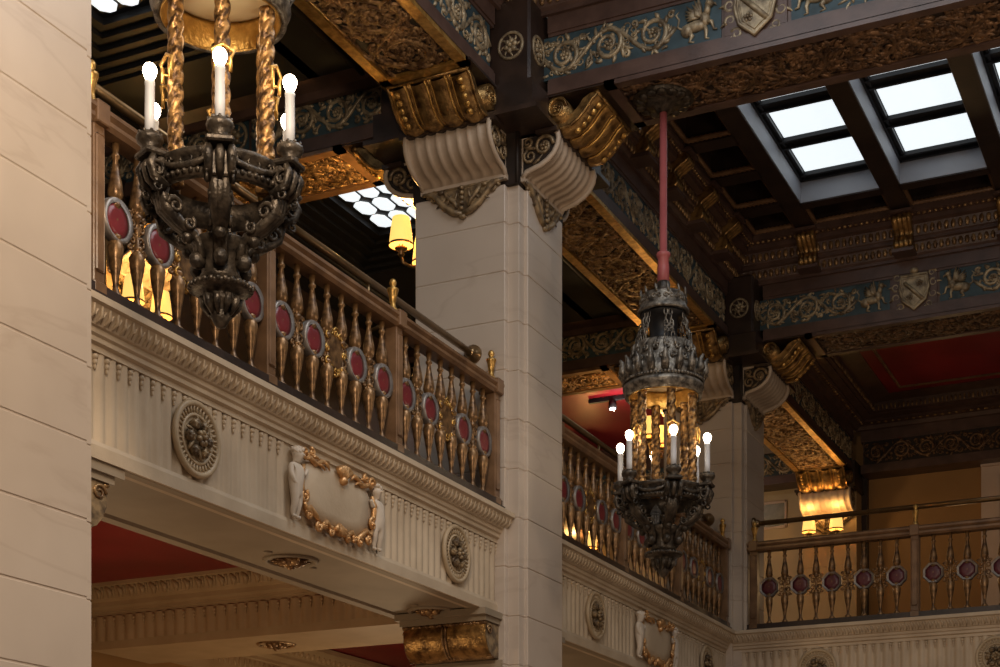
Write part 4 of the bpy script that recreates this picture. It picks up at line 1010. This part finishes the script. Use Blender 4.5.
def make_pilaster(loc, rz, label):
    t = thing('wall_pilaster', loc, label, 'pilaster', 'marble wall pilasters', rz)
    b = MB()
    zs = [3.11+.386*k for k in range(7)]+[5.70]
    for a, c in zip(zs[:-1], zs[1:]): b.bbox(-.0,.45,-.40,.40,a+.0025-3.11,c-.0025-3.11,.004)
    b.box(0,.446,-.396,.396,0,3.0); b.build('shaft', 'tanstone', t)
    s = scroll_mesh().build('capital_scroll', 'capstone', t, (0,0,-3.11)); cheek_mesh().build('cheek_carving', ['antique','carveground'], s)
    drop_mesh().build('drop_ornament', 'antique', t, (0,0,-3.11))
    b = MB(); b.box(0,.76,-.44,.44,6.10-3.11,6.135-3.11); b.box(0,.66,-.42,.42,6.135-3.11,6.5-3.11); b.build('impost_block', 'dark', t)
    return t
pl = make_pilaster((CX, 23.68, 3.11), -PI/2, 'lit pilaster on the end wall carrying the twin-shade lamp, right of the farthest column')
dup(pl, (-9.8, CY, 3.11), 0, 'lit pilaster on the left gallery wall glimpsed behind the near balustrade')
dup(pl, (-9.6, 23.68, 3.11), -PI/2, 'lit pilaster in the far gallery corner glimpsed through the second balustrade')
dup(brk, (-9.6, CY+2*PITCH, Zb), GR[1], 'lit gilded scroll bracket in the far gallery corner')
for o in [o for o in C.objects if o.name.startswith('gilded_bracket') and o.parent is None and abs(o.location.x+9.8) < .01]: o.location.x = -9.8
# small things on the ceilings and end wall
t = thing('track_spotlight', (-8.1, 20.6, 6.98), 'small lit spotlight on a black track under the red gallery ceiling', 'spotlight')
b = MB(); b.box(-.35,.35,-.03,.03,.06,.11); b.build('track', 'black', t)
b = MB(); b.lathe([(.02,.06),(.05,.05),(.06,-.03),(.055,-.06),(.04,-.05)], n=14); b.build('housing', 'black', t)
b = MB(); b.lathe([(0,-.075),(.03,-.07),(.045,-.05),(0,-.045)], n=12); b.build('spot_bulb', 'spotbulb', t)
light('POINT', (-8.0, 20.5, 6.80), 12, (1.,.85,.75), .05)
t = thing('framed_picture', (-6.75, 23.645, 5.98), 'small framed picture on the cream end wall left of the lit pilaster', 'picture')
b = MB(); fr_ = .04
for (x0,x1,z0,z1) in ((-.28,.28,.17,.21),(-.28,.28,-.21,-.17),(-.28,-.24,-.21,.21),(.24,.28,-.21,.21)): b.bbox(x0,x1,-.03,0,z0,z1,.008)
b.build('frame', 'whitewood', t)
b = MB(); b.box(-.245,.245,-.012,-.004,-.175,.175); b.build('print', 'glasspic', t)
# ------------------------------------------------------------------ light, world, camera
w = bpy.data.worlds.new('World'); bpy.context.scene.world = w; w.use_nodes = True
w.node_tree.nodes['Background'].inputs['Color'].default_value = (1., .86, .70, 1); w.node_tree.nodes['Background'].inputs['Strength'].default_value = .035
light('AREA', (-2.2, 8.6, 7.38), 110, (.90, .95, 1.), size=(4., 3.), name='near_bay_skylight')
light('AREA', (1.5, 5.5, 9.0), 280, (1., .93, .86), size=(6., 12.), name='hall_laylight')          # the glazed roof over the open hall
light('POINT', (-2.5, 3.7, 4.3), 440, (1., .78, .56), .4, 'hall_fill_light')                    # added warm fill close to the nearest column, no lantern hangs here
light('POINT', (1.8, 10.5, 3.3), 150, (1., .76, .54), .5, 'hall_fill_light')  # second unseen fill, added to warm the columns and gallery fronts
light('POINT', (-7.2, 21.0, 4.9), 34, (1., .68, .36), .2, 'gallery_light')
light('POINT', (-3.6, 21.0, 4.4), 9, (1., .62, .28), .2, 'gallery_light')
light('POINT', (-7.6, 8.6, .6), 46, (1., .72, .42), .3, 'under_gallery_light')
light('POINT', (-7.6, 13.6, .6), 46, (1., .72, .42), .3, 'under_gallery_light')
for x, y, z in ((-4.215, 11.80, 3.95), (-4.265, 6.0, 3.99)): light('POINT', (x, y, z), .9, (1., .80, .52), .06, 'lantern_lamp')
cam = bpy.data.cameras.new('Camera'); co = bpy.data.objects.new('Camera', cam); C.objects.link(co)
cam.sensor_width = 36; cam.lens = 1598/1000*36; cam.shift_y = (910-333.5)/1000; cam.clip_start = .05
co.location = (0, 0, EYE); co.rotation_euler = (PI/2, 0, math.atan(762/1598))
S = bpy.context.scene; S.camera = co
vs = S.view_settings; vs.view_transform = 'Standard'; vs.look = 'None'; vs.gamma = 1; vs.exposure = .12; vs.use_curve_mapping = False
S.cycles.use_denoising = True; S.cycles.max_bounces = 6; S.cycles.sample_clamp_indirect = 4
